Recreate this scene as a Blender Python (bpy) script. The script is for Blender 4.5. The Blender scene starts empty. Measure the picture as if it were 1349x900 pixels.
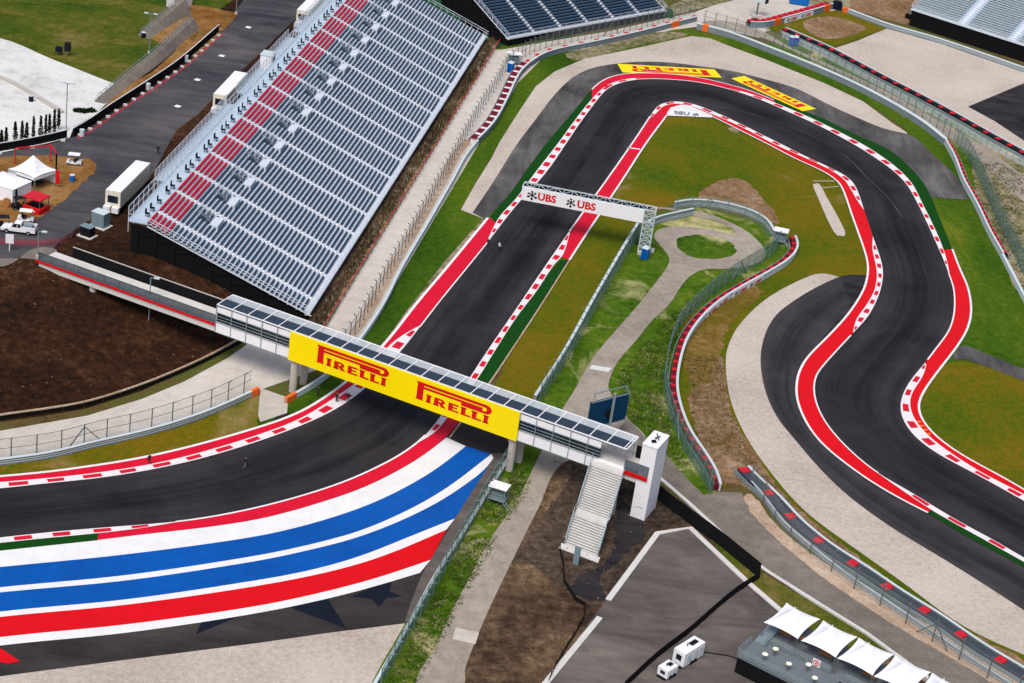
import bpy, bmesh, math, random
from mathutils import Vector, Matrix
from mathutils.geometry import tessellate_polygon
random.seed(7)
D = bpy.data
SC = bpy.context.scene
COL = SC.collection
R = math.radians

# ------------------------------------------------------------------ camera
W0, H0, FPX, TH, RO, CH = 1349.0, 900.0, 2640.0, R(27), R(8.2), 140.0
fw = Vector((0, math.cos(TH), -math.sin(TH)))
_r = Vector((1, 0, 0)); _u = Vector((0, math.sin(TH), math.cos(TH)))
rt = _r * math.cos(RO) + _u * math.sin(RO)
up = -_r * math.sin(RO) + _u * math.cos(RO)
CAM = Vector((0, 0, CH))
cd = D.cameras.new('camera'); cam = D.objects.new('camera', cd); COL.objects.link(cam)
cd.sensor_width = 36; cd.lens = FPX / W0 * 36; cd.clip_end = 6000; cd.clip_start = 1
cam.matrix_world = Matrix(((rt.x, up.x, -fw.x, 0), (rt.y, up.y, -fw.y, 0), (rt.z, up.z, -fw.z, CH), (0, 0, 0, 1)))
SC.camera = cam

def at(x, y, z=0.0):
    """survey point: where the sight line of photo pixel x, y meets height z"""
    d = fw + (rt * (x - W0 / 2) - up * (y - H0 / 2)) / FPX
    return CAM + d * ((z - CH) / d.z)
def pj(X):
    d = Vector(X) - CAM; k = d.dot(fw)
    return (W0 / 2 + FPX * d.dot(rt) / k, H0 / 2 - FPX * d.dot(up) / k)
def hz(P, y):
    lo, hi = -5.0, 40.0
    for _ in range(40):
        m = (lo + hi) / 2
        if pj((P[0], P[1], m))[1] > y: lo = m
        else: hi = m
    return lo
PZ = 5.8      # level of the upper terrace behind the grandstand

# ------------------------------------------------------------------ materials
def lin(c):
    return tuple(((v / 255.0 / 12.92) if v <= 10 else (((v / 255.0 + .055) / 1.055) ** 2.4)) for v in c) + (1.0,)
K = 0.86
def alb(c):
    l = lin(c); return tuple(min(.9, v * K) for v in l[:3]) + (1.0,)
def newmat(name):
    m = D.materials.new(name); m.use_nodes = True
    nt = m.node_tree; b = nt.nodes['Principled BSDF']
    return m, nt, b
def nd(nt, t, **kw):
    n = nt.nodes.new(t)
    for k, v in kw.items(): setattr(n, k, v)
    return n
def setin(n, **kw):
    for k, v in kw.items():
        n.inputs[k.replace('_', ' ')].default_value = v
def math_node(nt, op, a, b=None, clamp=False):
    n = nd(nt, 'ShaderNodeMath', operation=op); n.use_clamp = clamp
    for i, v in enumerate((a, b)):
        if v is None: continue
        if isinstance(v, (int, float)): n.inputs[i].default_value = v
        else: nt.links.new(v, n.inputs[i])
    return n.outputs[0]
def mix(nt, fac, a, b, mode='MIX'):
    n = nd(nt, 'ShaderNodeMix', data_type='RGBA', blend_type=mode)
    if isinstance(fac, (int, float)): n.inputs[0].default_value = fac
    else: nt.links.new(fac, n.inputs[0])
    for i, v in ((6, a), (7, b)):
        if isinstance(v, tuple): n.inputs[i].default_value = v
        else: nt.links.new(v, n.inputs[i])
    return n.outputs[2]
def pos(nt, scale=(1, 1, 1), rot=0.0):
    g = nd(nt, 'ShaderNodeNewGeometry'); mp = nd(nt, 'ShaderNodeMapping')
    mp.inputs['Scale'].default_value = scale; mp.inputs['Rotation'].default_value = (0, 0, rot)
    nt.links.new(g.outputs['Position'], mp.inputs['Vector']); return mp.outputs[0]
def noise(nt, vec, scale, detail=6, rough=.6, dist=0.0):
    n = nd(nt, 'ShaderNodeTexNoise'); n.inputs['Scale'].default_value = scale
    n.inputs['Detail'].default_value = detail; n.inputs['Roughness'].default_value = rough
    n.inputs['Distortion'].default_value = dist
    nt.links.new(vec, n.inputs['Vector']); return n.outputs[0]
def ramp(nt, fac, stops):
    n = nd(nt, 'ShaderNodeValToRGB'); e = n.color_ramp.elements
    while len(e) < len(stops): e.new(0.5)
    for i, (p, c) in enumerate(stops): e[i].position = p; e[i].color = c
    nt.links.new(fac, n.inputs[0]); return n.outputs[0]
def bump(nt, b, h, strength, dist):
    n = nd(nt, 'ShaderNodeBump'); n.inputs['Strength'].default_value = strength; n.inputs['Distance'].default_value = dist
    nt.links.new(h, n.inputs['Height']); nt.links.new(n.outputs[0], b.inputs['Normal'])

def gmat(name, cols, big=.04, small=.9, w=.35, lo=.36, hi=.64, stretch=(1, 1, 1), rot=0, rough=.95, bmp=.25, patch=None, grain=.8):
    """mottled ground: broad patches plus fine grain, through a ramp of base colours"""
    m, nt, b = newmat(name)
    v = pos(nt, stretch, rot); v1 = pos(nt)
    n1 = noise(nt, v, big, 8, .62, .4); n2 = noise(nt, v1, small, 6, .7); n3 = noise(nt, v1, small * 6, 3, .6)
    f = math_node(nt, 'ADD', math_node(nt, 'MULTIPLY', n1, 1 - w), math_node(nt, 'MULTIPLY', n2, w))
    k = len(cols)
    c = ramp(nt, f, [(lo + (hi - lo) * i / (k - 1), alb(cc)) for i, cc in enumerate(cols)])
    if patch:
        pf = noise(nt, v, patch[1], 5, .6, .8)
        pf = math_node(nt, 'MULTIPLY', math_node(nt, 'SUBTRACT', pf, patch[2]), 9, clamp=False)
        cl = nd(nt, 'ShaderNodeClamp'); nt.links.new(pf, cl.inputs[0])
        g2 = math_node(nt, 'MULTIPLY', cl.outputs[0], math_node(nt, 'MULTIPLY', n2, 1.6), clamp=True)
        c = mix(nt, g2, c, alb(patch[0]))
    g = ramp(nt, n3, [(.3, (.6, .6, .6, 1)), (.7, (1.3, 1.3, 1.3, 1))])
    c = mix(nt, grain, c, g, 'MULTIPLY')
    nt.links.new(c, b.inputs['Base Color']); b.inputs['Roughness'].default_value = rough
    b.inputs['Specular IOR Level'].default_value = .08
    if bmp: bump(nt, b, n2, bmp, .12)
    return m

def asphalt(name, dark, light, uv=True, st=(.35, 1.3, 1)):
    m, nt, b = newmat(name)
    if uv:
        t = nd(nt, 'ShaderNodeUVMap'); t.uv_map = 'uv'; sp = nd(nt, 'ShaderNodeSeparateXYZ'); nt.links.new(t.outputs[0], sp.inputs[0])
        def comb(su, sv):
            c = nd(nt, 'ShaderNodeCombineXYZ')
            nt.links.new(math_node(nt, 'MULTIPLY', sp.outputs[0], su), c.inputs[0])
            nt.links.new(math_node(nt, 'MULTIPLY', sp.outputs[1], sv), c.inputs[1]); return c.outputs[0]
        s1 = noise(nt, comb(16, .02), 1, 6, .7, .3); s2 = noise(nt, comb(60, .05), 1, 4, .6, .2); s3 = noise(nt, comb(4, .03), 1, 3, .5)
        line = math_node(nt, 'ABSOLUTE', math_node(nt, 'SUBTRACT', sp.outputs[0], .5))
        line = math_node(nt, 'MULTIPLY', line, .22)
        f = math_node(nt, 'ADD', math_node(nt, 'ADD', math_node(nt, 'ADD', math_node(nt, 'MULTIPLY', s1, .27), math_node(nt, 'MULTIPLY', noise(nt, pos(nt), .09, 6, .65, .5), .30)), math_node(nt, 'MULTIPLY', s2, .14)), math_node(nt, 'ADD', math_node(nt, 'MULTIPLY', s3, .3), line))
    else:
        s1 = noise(nt, pos(nt, st), .22, 8, .68, .9); s2 = noise(nt, pos(nt), .06, 6, .62, .5)
        f = math_node(nt, 'ADD', math_node(nt, 'MULTIPLY', s1, .5), math_node(nt, 'MULTIPLY', s2, .5))
    gr = noise(nt, pos(nt), 6, 3, .7)
    c = ramp(nt, f, [(.36, alb(dark)), (.5, alb(tuple((a + c2) / 2 for a, c2 in zip(dark, light)))), (.66, alb(light))])
    g = ramp(nt, gr, [(.3, (.8, .8, .8, 1)), (.7, (1.15, 1.15, 1.15, 1))])
    c = mix(nt, .8, c, g, 'MULTIPLY')
    nt.links.new(c, b.inputs['Base Color']); b.inputs['Roughness'].default_value = .82
    b.inputs['Specular IOR Level'].default_value = .08
    return m

def paint(name, c, rough=.6, wear=.12, scale=.5, spec=.14, grime=(.55, .52, .5, 1)):
    m, nt, b = newmat(name)
    n = noise(nt, pos(nt), scale, 7, .65); n2 = noise(nt, pos(nt), scale * 9, 3, .6)
    f = math_node(nt, 'ADD', math_node(nt, 'MULTIPLY', n, .6), math_node(nt, 'MULTIPLY', n2, .4))
    g = ramp(nt, f, [(.35, grime), (.62, (1, 1, 1, 1))])
    cc = mix(nt, wear, alb(c), g, 'MULTIPLY')
    nt.links.new(cc, b.inputs['Base Color']); b.inputs['Roughness'].default_value = rough
    b.inputs['Specular IOR Level'].default_value = spec
    return m
def metal(name, c, rough=.5, met=.3):
    m = paint(name, c, rough, .35, 1.2); m.node_tree.nodes['Principled BSDF'].inputs['Metallic'].default_value = met; return m
def mesh_net(name, c, alpha, scale=None):
    """woven wire / netting: part covered, part open"""
    m, nt, b = newmat(name)
    n = noise(nt, pos(nt), .8, 4, .6)
    b.inputs['Base Color'].default_value = alb(c); b.inputs['Roughness'].default_value = .6
    nt.links.new(math_node(nt, 'ADD', alpha - .12, math_node(nt, 'MULTIPLY', n, .24), clamp=True), b.inputs['Alpha'])
    return m

M = {}
M['base'] = gmat('mixed_ground', [(74, 52, 34), (96, 82, 48), (84, 92, 40), (120, 110, 84)], .02, .5)
M['grass'] = gmat('grass_bright', [(38, 66, 8), (62, 94, 14), (84, 110, 22), (122, 126, 46)], .07, .7, .5, patch=((196, 184, 134), .08, .55))
M['lawn'] = gmat('grass_lawn', [(38, 66, 6), (56, 88, 10), (76, 100, 16), (110, 116, 30)], .06, .9, .4, stretch=(1, .3, 1), rot=-.2)
M['olive'] = gmat('grass_olive', [(54, 84, 8), (82, 94, 8), (108, 96, 10), (126, 98, 22)], .035, .9, .42, patch=((150, 128, 84), .04, .6))
M['oliveD'] = gmat('grass_olive_dry', [(84, 84, 14), (110, 90, 30), (140, 112, 70), (172, 150, 124)], .05, .8, .45)
M['hill'] = gmat('hill_grass', [(38, 58, 10), (58, 80, 14), (84, 90, 22), (118, 104, 58), (140, 120, 84)], .028, .5, .35, lo=.34, hi=.68, rot=.6, stretch=(1, 2.2, 1))
M['dirt'] = gmat('brown_dirt', [(20, 12, 9), (40, 24, 15), (60, 36, 21), (88, 62, 42)], .06, .9, .55, patch=((120, 100, 80), .11, .68))
M['dirtG'] = gmat('grey_brown_dirt', [(44, 34, 27), (74, 57, 44), (104, 84, 64), (140, 118, 92)], .06, .6, .5)
M['dirtS'] = gmat('dark_grey_soil', [(34, 27, 23), (60, 49, 42), (86, 72, 60), (112, 96, 80)], .07, .9, .55)
M['dirtO'] = gmat('ochre_dirt', [(104, 70, 30), (132, 92, 46), (150, 112, 66), (164, 134, 92)], .06, .6, .5)
M['dirtdry'] = gmat('dry_dirt', [(86, 62, 30), (118, 90, 58), (146, 118, 92), (182, 160, 140)], .09, .8, .5, lo=.32, hi=.66)
M['scrub'] = gmat('scrub_strip', [(58, 66, 24), (98, 96, 58), (150, 140, 112), (186, 176, 154)], .08, .7, .5, lo=.34, hi=.64)
M['gravel'] = gmat('gravel_trap', [(172, 158, 146), (196, 184, 172), (208, 197, 186)], .04, 1.4, .45, bmp=.5)
M['concrete'] = gmat('concrete_road', [(182, 172, 160), (200, 192, 182), (212, 206, 198)], .05, .5, .5, stretch=(1, .25, 1), rot=-.15, bmp=.05, grain=.25)
M['pathway'] = gmat('service_road', [(136, 126, 114), (158, 148, 136), (176, 166, 152)], .06, .5, .45, bmp=.05, grain=.4)
M['pathgrey'] = gmat('grey_road', [(104, 98, 92), (124, 116, 108), (146, 136, 124)], .05, .5, .45, bmp=.05, grain=.4)
M['beige'] = gmat('beige_verge', [(160, 134, 112), (184, 160, 138), (204, 184, 164)], .1, .8, .5)
M['plaza'] = gmat('pale_plaza', [(176, 174, 170), (214, 214, 211), (228, 228, 226)], .05, .6, .4, bmp=0, grain=.2)
M['road'] = asphalt('terrace_road', (50, 52, 60), (100, 96, 96), False)
M['lot'] = asphalt('paved_lot', (72, 67, 66), (128, 119, 112), False)
M['track'] = asphalt('track_asphalt', (12, 12, 15), (58, 56, 60))
M['trackN'] = asphalt('track_asphalt_new', (20, 19, 22), (52, 50, 53))
M['runoff'] = asphalt('runoff_asphalt', (50, 48, 50), (120, 117, 116), False, (1.1, .22, 1))
M['runoffD'] = asphalt('runoff_asphalt_dark', (22, 21, 24), (74, 71, 74), False)
M['runoffL'] = asphalt('runoff_asphalt_warm', (40, 37, 38), (78, 72, 70), False)
M['turf'] = paint('green_turf', (12, 70, 8), .9, .5, 1.0)
M['red'] = paint('red_paint', (220, 16, 50), .62, .4, .35)
M['red2'] = paint('flat_red_paint', (222, 8, 22), .6, .35, .3)
M['redK'] = paint('kerb_red', (214, 24, 52), .6, .25, 1.5)
M['white'] = paint('white_paint', (238, 238, 238), .6, .3, .3)
M['whiteK'] = paint('kerb_white', (238, 232, 234), .6, .3, 1.5)
M['blue'] = paint('blue_paint', (0, 88, 178), .6, .6, .12)
M['tyregrey'] = paint('grey_tyre_wrap', (66, 74, 84), .8, .5, 1)
M['stone'] = paint('pale_stone', (124, 108, 90), .9, .4, 2)
M['deckB'] = metal('grey_blue_deck', (112, 128, 148), .6, .1)  # even grey-blue metal for the navy stand's treads and risers
M['lightT'] = metal('bright_truss', (206, 220, 224), .5, .1)
M['navy'] = paint('navy_paint', (17, 24, 40), .7, .3, .3)
M['orange'] = paint('orange_paint', (240, 110, 40), .6, .2)
M['yellow'] = paint('yellow_paint', (250, 226, 14), .55, .14, .4)
M['yellowS'] = paint('yellow_sign_sheet', (254, 228, 0), .5, .06, .5)
M['redS'] = paint('red_sign_sheet', (212, 20, 26), .5, .06)
M['whiteS'] = paint('white_sheet', (240, 240, 244), .5, .1, .6)
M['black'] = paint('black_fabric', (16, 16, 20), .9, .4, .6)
M['blackS'] = paint('black_print', (26, 26, 30), .6, .1)
M['tent'] = paint('tent_fabric', (246, 247, 252), .6, .1, .5)
M['wallgrey'] = paint('barrier_grey', (128, 140, 148), .7, .4, .6)
M['wallwhite'] = paint('barrier_pale', (206, 218, 222), .6, .3, .5)
M['conc'] = paint('precast_concrete', (196, 190, 182), .85, .5, .5)
M['concW'] = paint('white_concrete', (218, 216, 212), .8, .45, .5)
M['steel'] = metal('galvanised_steel', (150, 168, 174), .5, .35)
M['steelD'] = metal('dull_post_steel', (112, 118, 118), .6, .35)
M['steelG'] = metal('greenish_steel', (120, 150, 146), .5, .3)
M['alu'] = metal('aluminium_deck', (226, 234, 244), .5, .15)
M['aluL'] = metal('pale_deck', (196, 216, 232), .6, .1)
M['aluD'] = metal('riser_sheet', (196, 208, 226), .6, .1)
M['seat'] = paint('navy_seat', (40, 66, 92), .5, .3, .4)
M['seatR'] = paint('red_seat', (182, 14, 54), .5, .2, .4)
M['seatP'] = paint('pale_seat', (168, 178, 180), .5, .3, .4)
M['glassD'] = paint('dark_glass', (24, 36, 48), .15, .2, .4, .6)
M['roofD'] = paint('dark_roof_panel', (44, 56, 70), .35, .35, .5, .5)
M['bluebox'] = paint('blue_plastic', (26, 106, 190), .5, .15)
M['screen'] = paint('screen_back', (14, 62, 98), .5, .3, .4)
M['rubber'] = paint('black_rubber', (22, 22, 24), .8, .3)
M['cream'] = paint('cream_sheet', (232, 226, 208), .5, .25, .4)
M['greybox'] = paint('grey_cabinet', (122, 142, 150), .5, .25)
M['dgreen'] = paint('dark_green_net', (28, 84, 54), .9, .4, .5)
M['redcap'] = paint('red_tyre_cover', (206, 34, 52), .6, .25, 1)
M['darkred'] = paint('dark_red', (112, 20, 36), .7, .3, 1)  # plain dark red for tyre rows and covers
M['deckgrey'] = paint('grey_platform', (112, 120, 126), .7, .3, .5)
M['lamp'] = paint('lamp_white', (250, 248, 225), .4, .02)
M['wood'] = paint('wood_board', (176, 120, 70), .7, .3)
M['net'] = mesh_net('wire_mesh', (150, 168, 166), .30)
M['netG'] = mesh_net('green_wire_mesh', (96, 138, 122), .50)
M['netD'] = mesh_net('dense_mesh', (84, 96, 108), .72)
M['netW'] = mesh_net('pale_mesh', (214, 222, 228), .55)
M['netL'] = mesh_net('light_mesh', (170, 180, 178), .16)
M['plum'] = mesh_net('pink_netting', (190, 60, 84), .55)
M['foliage'] = gmat('cypress_foliage', [(10, 26, 14), (22, 42, 20), (34, 56, 26)], .8, 3, .5, bmp=0)
M['bark'] = paint('bark', (70, 52, 38), .9, .4)

# ------------------------------------------------------------------ object helpers
def tag(o, label=None, cat=None, group=None, kind=None):
    if label: o['label'] = label
    if cat: o['category'] = cat
    if group: o['group'] = group
    if kind: o['kind'] = kind
    return o
def empty(name, loc, label=None, cat=None, group=None, rz=0):
    o = D.objects.new(name, None); COL.objects.link(o); o.location = loc; o.rotation_euler = (0, 0, rz)
    o.empty_display_size = .3
    return tag(o, label, cat, group)
class MB:
    def __init__(s): s.v = []; s.f = []; s.mi = []; s.m = 0
    def add(s, vs, fs):
        n = len(s.v); s.v += [tuple(v) for v in vs]; s.f += [tuple(i + n for i in f) for f in fs]; s.mi += [s.m] * len(fs); return s
    def box(s, c, sx, sy, sz, rz=0, z0=True):
        """box centred at c in x,y; bottom at c.z when z0"""
        c = Vector(c); a = Vector((math.cos(rz), math.sin(rz), 0)) * sx / 2; b = Vector((-math.sin(rz), math.cos(rz), 0)) * sy / 2
        lo = Vector((0, 0, 0 if z0 else -sz / 2)); hi = lo + Vector((0, 0, sz))
        p = [c + l + i * a + j * b for l in (lo, hi) for i, j in ((-1, -1), (1, -1), (1, 1), (-1, 1))]
        return s.add(p, [(3, 2, 1, 0), (4, 5, 6, 7), (0, 1, 5, 4), (1, 2, 6, 5), (2, 3, 7, 6), (3, 0, 4, 7)])
    def hexa(s, p): # 8 points, bottom 4 then top 4
        return s.add(p, [(3, 2, 1, 0), (4, 5, 6, 7), (0, 1, 5, 4), (1, 2, 6, 5), (2, 3, 7, 6), (3, 0, 4, 7)])
    def bar(s, a, b, w=.1, h=None, n=4):
        a, b = Vector(a), Vector(b); h = h or w; d = (b - a)
        if d.length < 1e-6: return s
        d.normalize(); ref = Vector((0, 0, 1)) if abs(d.z) < .95 else Vector((1, 0, 0))
        x = d.cross(ref).normalized(); y = x.cross(d).normalized()
        ps = []
        for q in (a, b):
            for k in range(n):
                t = 2 * math.pi * (k + .5) / n; g = 1 / math.cos(math.pi / n) if n == 4 else 1
                ps.append(q + x * math.cos(t) * w / 2 * g + y * math.sin(t) * h / 2 * g)
        fs = [(k, (k + 1) % n, (k + 1) % n + n, k + n) for k in range(n)] + [tuple(range(n - 1, -1, -1)), tuple(range(n, 2 * n))]
        return s.add(ps, fs)
    def quad(s, *p): return s.add(p, [tuple(range(len(p)))])
    def poly(s, P):
        P = [Vector(p) for p in P]; t = tessellate_polygon([P]); fs = []
        for tri in t:
            a, b, c = (P[i] for i in tri); n = (b - a).cross(c - a)
            fs.append(tuple(tri) if n.z >= 0 or abs(n.z) < 1e-9 else tuple(reversed(tri)))
        return s.add(P, fs)
    def prism(s, P, d):
        """flat outline P extruded by vector d"""
        P = [Vector(p) for p in P]; d = Vector(d); n = len(P); t = tessellate_polygon([P])
        s.add(P, [tuple(x) for x in t]); s.add([p + d for p in P], [tuple(reversed(x)) for x in t])
        return s.add(P + [p + d for p in P], [(i, (i + 1) % n, (i + 1) % n + n, i + n) for i in range(n)])
    def cyl(s, c, r, h, n=12, r2=None, axis=None):
        c = Vector(c); r2 = r if r2 is None else r2; ax = Vector(axis or (0, 0, 1)).normalized()
        ref = Vector((1, 0, 0)) if abs(ax.x) < .9 else Vector((0, 1, 0)); x = ax.cross(ref).normalized(); y = ax.cross(x)
        ps = [c + x * math.cos(t) * r + y * math.sin(t) * r for t in [2 * math.pi * k / n for k in range(n)]] + \
             [c + ax * h + x * math.cos(t) * r2 + y * math.sin(t) * r2 for t in [2 * math.pi * k / n for k in range(n)]]
        return s.add(ps, [(k, (k + 1) % n, (k + 1) % n + n, k + n) for k in range(n)] + [tuple(range(n)), tuple(range(2 * n - 1, n - 1, -1))])
    def build(s, name, mats, parent=None, local=False, smooth=False, kind=None):
        me = D.meshes.new(name)
        off = Vector((0, 0, 0))
        if parent is not None and not local:
            q = parent
            while q is not None: off += q.location; q = q.parent
        me.from_pydata([tuple(Vector(v) - off) for v in s.v], [], s.f)
        for m in (mats if isinstance(mats, (list, tuple)) else [mats]): me.materials.append(m)
        me.polygons.foreach_set('material_index', s.mi)
        if smooth: me.polygons.foreach_set('use_smooth', [True] * len(s.f))
        me.validate(); me.update()
        bm = bmesh.new(); bm.from_mesh(me); bmesh.ops.recalc_face_normals(bm, faces=bm.faces) if not kind == 'flat' else None
        bm.to_mesh(me); bm.free()
        o = D.objects.new(name, me); COL.objects.link(o)
        if parent is not None: o.parent = parent
        return o
def copy_thing(o, parent=None):
    c = o.copy(); COL.objects.link(c)
    if parent is not None: c.parent = parent
    for ch in list(o.children): copy_thing(ch, c)
    return c

def smooth_line(P, step=1.2, closed=False):
    P = [Vector(p) for p in P]; n = len(P); out = []
    rng = range(n if closed else n - 1)
    for i in rng:
        if closed: a, b, c, d = P[i - 1], P[i], P[(i + 1) % n], P[(i + 2) % n]
        else: a, b, c, d = P[max(i - 1, 0)], P[i], P[i + 1], P[min(i + 2, n - 1)]
        L = (c - b).length; k = max(1, int(L / step))
        t1 = (c - a) * .5; t2 = (d - b) * .5
        la = max((b - a).length, 1e-3); ld = max((d - c).length, 1e-3)
        s1 = (c - a) / (la + L) * L if a != b else (c - b); s2 = (d - b) / (ld + L) * L if c != d else (c - b)
        for j in range(k):
            t = j / k; h = (2*t**3 - 3*t**2 + 1, t**3 - 2*t**2 + t, -2*t**3 + 3*t**2, t**3 - t**2)
            out.append(b * h[0] + s1 * h[1] + c * h[2] + s2 * h[3])
    if not closed: out.append(P[-1].copy())
    return out
def relax(P, k=2):
    for _ in range(k):
        P = [P[0]] + [(P[i - 1] + P[i] * 2 + P[i + 1]) / 4 for i in range(1, len(P) - 1)] + [P[-1]]
    return P
def crv(px, z=0, step=1.2, rel=4): return relax(smooth_line([at(x, y, z) for x, y in px], step), rel)
def resample(P, n):
    L = [0]
    for a, b in zip(P[:-1], P[1:]): L.append(L[-1] + (b - a).length)
    out = []; j = 0
    for i in range(n):
        t = L[-1] * i / (n - 1)
        while j < len(L) - 2 and L[j + 1] < t: j += 1
        s = (t - L[j]) / max(L[j + 1] - L[j], 1e-6); out.append(P[j].lerp(P[j + 1], min(max(s, 0), 1)))
    return out, L[-1]
def cut(P, a, b):
    """part of a curve between the points nearest a and b (photo survey points)"""
    ia = min(range(len(P)), key=lambda i: (P[i] - at(*a)).length); ib = min(range(len(P)), key=lambda i: (P[i] - at(*b)).length)
    return P[ia:ib + 1] if ia <= ib else list(reversed(P[ib:ia + 1]))
LZ = .02
LC = {}
def lift(P, layer, z=None):
    LC[layer] = LC.get(layer, 0) + 1; e = min(LC[layer], 12) * .0015
    return [Vector((p.x, p.y, (p.z if z is None else z) + layer * LZ + e)) for p in P]
def sheet(name, P, mat, layer, z=0, kind='structure', **kw):
    """flat painted or paved area; P = world points or photo survey points"""
    if not isinstance(P[0], Vector): P = [at(x, y, z) for x, y in P]
    o = MB().poly(lift(P, layer)).build(name, mat, kind='flat')
    return tag(o, kind=kind, **kw) if kind else tag(o, **kw)
def ssheet(name, px, mat, layer, z=0, closed=True, **kw):
    P = smooth_line([at(x, y, z) for x, y in px], .7, closed)
    if name in ('grass', 'dirt', 'verge'):
        from mathutils import noise as mn
        P = [p + Vector((mn.noise(p * .9 + Vector((layer, 0, 0))) + .6 * mn.noise(p * 2.7), mn.noise(p * .9 + Vector((50, 0, 0))) + .6 * mn.noise(p * 2.7 + Vector((9, 0, 0))), 0)) * (.22 if name == 'verge' else .5) for p in P]
    return sheet(name, P, mat, layer, **kw)
def area(name, A, B, mat, layer, **kw): return sheet(name, list(A) + list(reversed(B)), mat, layer, **kw)
def strip(P, w0, w1, layer, mb, every=None, duty=.5, phase=0.0):
    """ribbon offset w0..w1 to the left of line P; every = dash period in metres"""
    n = len(P); N = []
    for i in range(n):
        d = (P[min(i + 1, n - 1)] - P[max(i - 1, 0)]); d.z = 0; d.normalize(); N.append(Vector((-d.y, d.x, 0)))
    zz = Vector((0, 0, layer * LZ))
    for i in range(n - 1):
        mb.quad(P[i] + N[i] * w0 + zz, P[i + 1] + N[i + 1] * w0 + zz, P[i + 1] + N[i + 1] * w1 + zz, P[i] + N[i] * w1 + zz)
def line(name, P, w, mat, layer, off=0.0):
    mb = MB(); strip(P, off - w / 2, off + w / 2, layer, mb)
    o = mb.build(name, mat, kind='flat'); fix_up(o); return tag(o, kind='structure')
def fix_up(o):
    me = o.data; bm = bmesh.new(); bm.from_mesh(me)
    fl = [f for f in bm.faces if f.normal.z < 0]; bmesh.ops.reverse_faces(bm, faces=fl); bm.to_mesh(me); bm.free()
def nearest(p, Q): return min(Q, key=lambda q: (q - p).length_squared)
def pair(A, B, n):
    A2, L = resample(A, n); Bd, _ = resample(B, n * 4); j = 0; out = []
    for i, a in enumerate(A2):
        lim = min(len(Bd), j + 60)
        best = min(range(j, lim), key=lambda k: (Bd[k] - a).length_squared)
        j = best; out.append(Bd[best])
    return A2, out, L
def kerb(A, B, period, layer, m0=.16, m1=.84, duty=.5, start=.0):
    """raised kerb between curves A (track side) and B: white base with red blocks"""
    A2, B2, L = pair(A, B, max(6, int(min(900, sum((q - p).length for p, q in zip(A[:-1], A[1:])) / .35))))
    mb = MB(); n = len(A2); lo = Vector((0, 0, layer * LZ)); hi = Vector((0, 0, layer * LZ + .03)); h2 = hi + Vector((0, 0, .01))
    for i in range(n - 1):
        mb.m = 0
        mb.quad(A2[i] + lo, A2[i + 1] + lo, B2[i + 1] + hi, B2[i] + hi)
        s = L * i / (n - 1)
        if ((s / period + start) % 1.0) < duty and (B2[i] - A2[i]).length > .45:
            mb.m = 1
            w0, w1 = m0, m1
            mb.quad(A2[i].lerp(B2[i], w0) + h2, A2[i + 1].lerp(B2[i + 1], w0) + h2, A2[i + 1].lerp(B2[i + 1], w1) + h2, A2[i].lerp(B2[i], w1) + h2)
    o = mb.build('kerb', [M['whiteK'], M['redK']], kind='flat'); fix_up(o); return tag(o, kind='structure')
def ribbon(name, A, B, n, mat, layer):
    A2, B2, L = pair(A, B, n)
    mb = MB(); z = Vector((0, 0, layer * LZ))
    for i in range(n - 1): mb.quad(A2[i] + z, A2[i + 1] + z, B2[i + 1] + z, B2[i] + z)
    me = D.meshes.new(name); me.from_pydata(mb.v, [], mb.f); me.materials.append(mat)
    uv = me.uv_layers.new(name='uv'); k = 0
    for i in range(n - 1):
        a, b = L * i / (n - 1), L * (i + 1) / (n - 1)
        for c in ((0, a), (0, b), (1, b), (1, a)): uv.data[k].uv = c; k += 1
    o = D.objects.new(name, me); COL.objects.link(o); fix_up(o); return tag(o, kind='structure')

# ------------------------------------------------------------------ survey curves (photo pixels)
A_ = [(-90,652),(0,645),(66.7,637.7),(133,631),(200,620),(267,605),(340,583),(373,571.3),(417,553.4),(442,540.6),(463,527),(486,508),(529,462.6),(556,428),(580,397),(641.7,321),(680,272),(718,230),(746,190),(762,166),(782,139),(795,122.7),(805,115),(823,108.6),(846,105.3),(884.5,106),(922.8,110),(961,119),(999.5,131.6),(1034.6,147),(1073,164),(1124,191),(1149.6,207),(1172.6,223),(1193,242.4),(1205.8,264),(1218.6,289.7),(1231.4,317.8),(1241.6,340.8),(1249.3,361.2),(1255.7,379),(1257.5,402),(1255.7,420),(1249.3,438.3),(1234,458.8),(1218.6,479.2),(1203.3,497),(1191,516),(1185.4,535.5),(1188,552),(1199.4,571.3),(1221,590.4),(1246.7,606),(1292.3,630),(1349,661.7),(1430,706)]
B_ = [(-90,720),(0,710),(66.7,702.7),(133,697),(186.7,693),(233,689),(283,681.7),(340,670),(400,654),(456.7,635),(496.7,617),(526.7,601),(549.6,585),(565,570),(583,546),(614.8,504.8),(631.5,479.3),(649.4,452.4),(680,408),(705.6,370),(732.4,331),(750,306),(769.5,279),(802.7,233),(833.4,189),(856,155),(863,144),(871,137.5),(882,134.7),(899.8,134.2),(917.7,139.3),(940.7,148.3),(974,163.6),(999.5,176.4),(1027,190),(1060,206.6),(1093.4,222),(1119,236),(1129,251.3),(1136.8,274.4),(1149.6,312.7),(1158.5,338.3),(1163,356),(1161.4,376.6),(1154.7,397),(1142,420),(1124,439.6),(1103.6,461.4),(1083,484.4),(1074,497),(1071.6,512.5),(1074,530.4),(1085.7,556),(1106,581.5),(1131.7,606),(1156,625),(1195.7,647.5),(1229,668),(1262,688),(1309,713),(1349,736.7),(1430,780)]
A = crv(A_); B = crv(B_)
def ext(c, layer=0): return c

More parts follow.
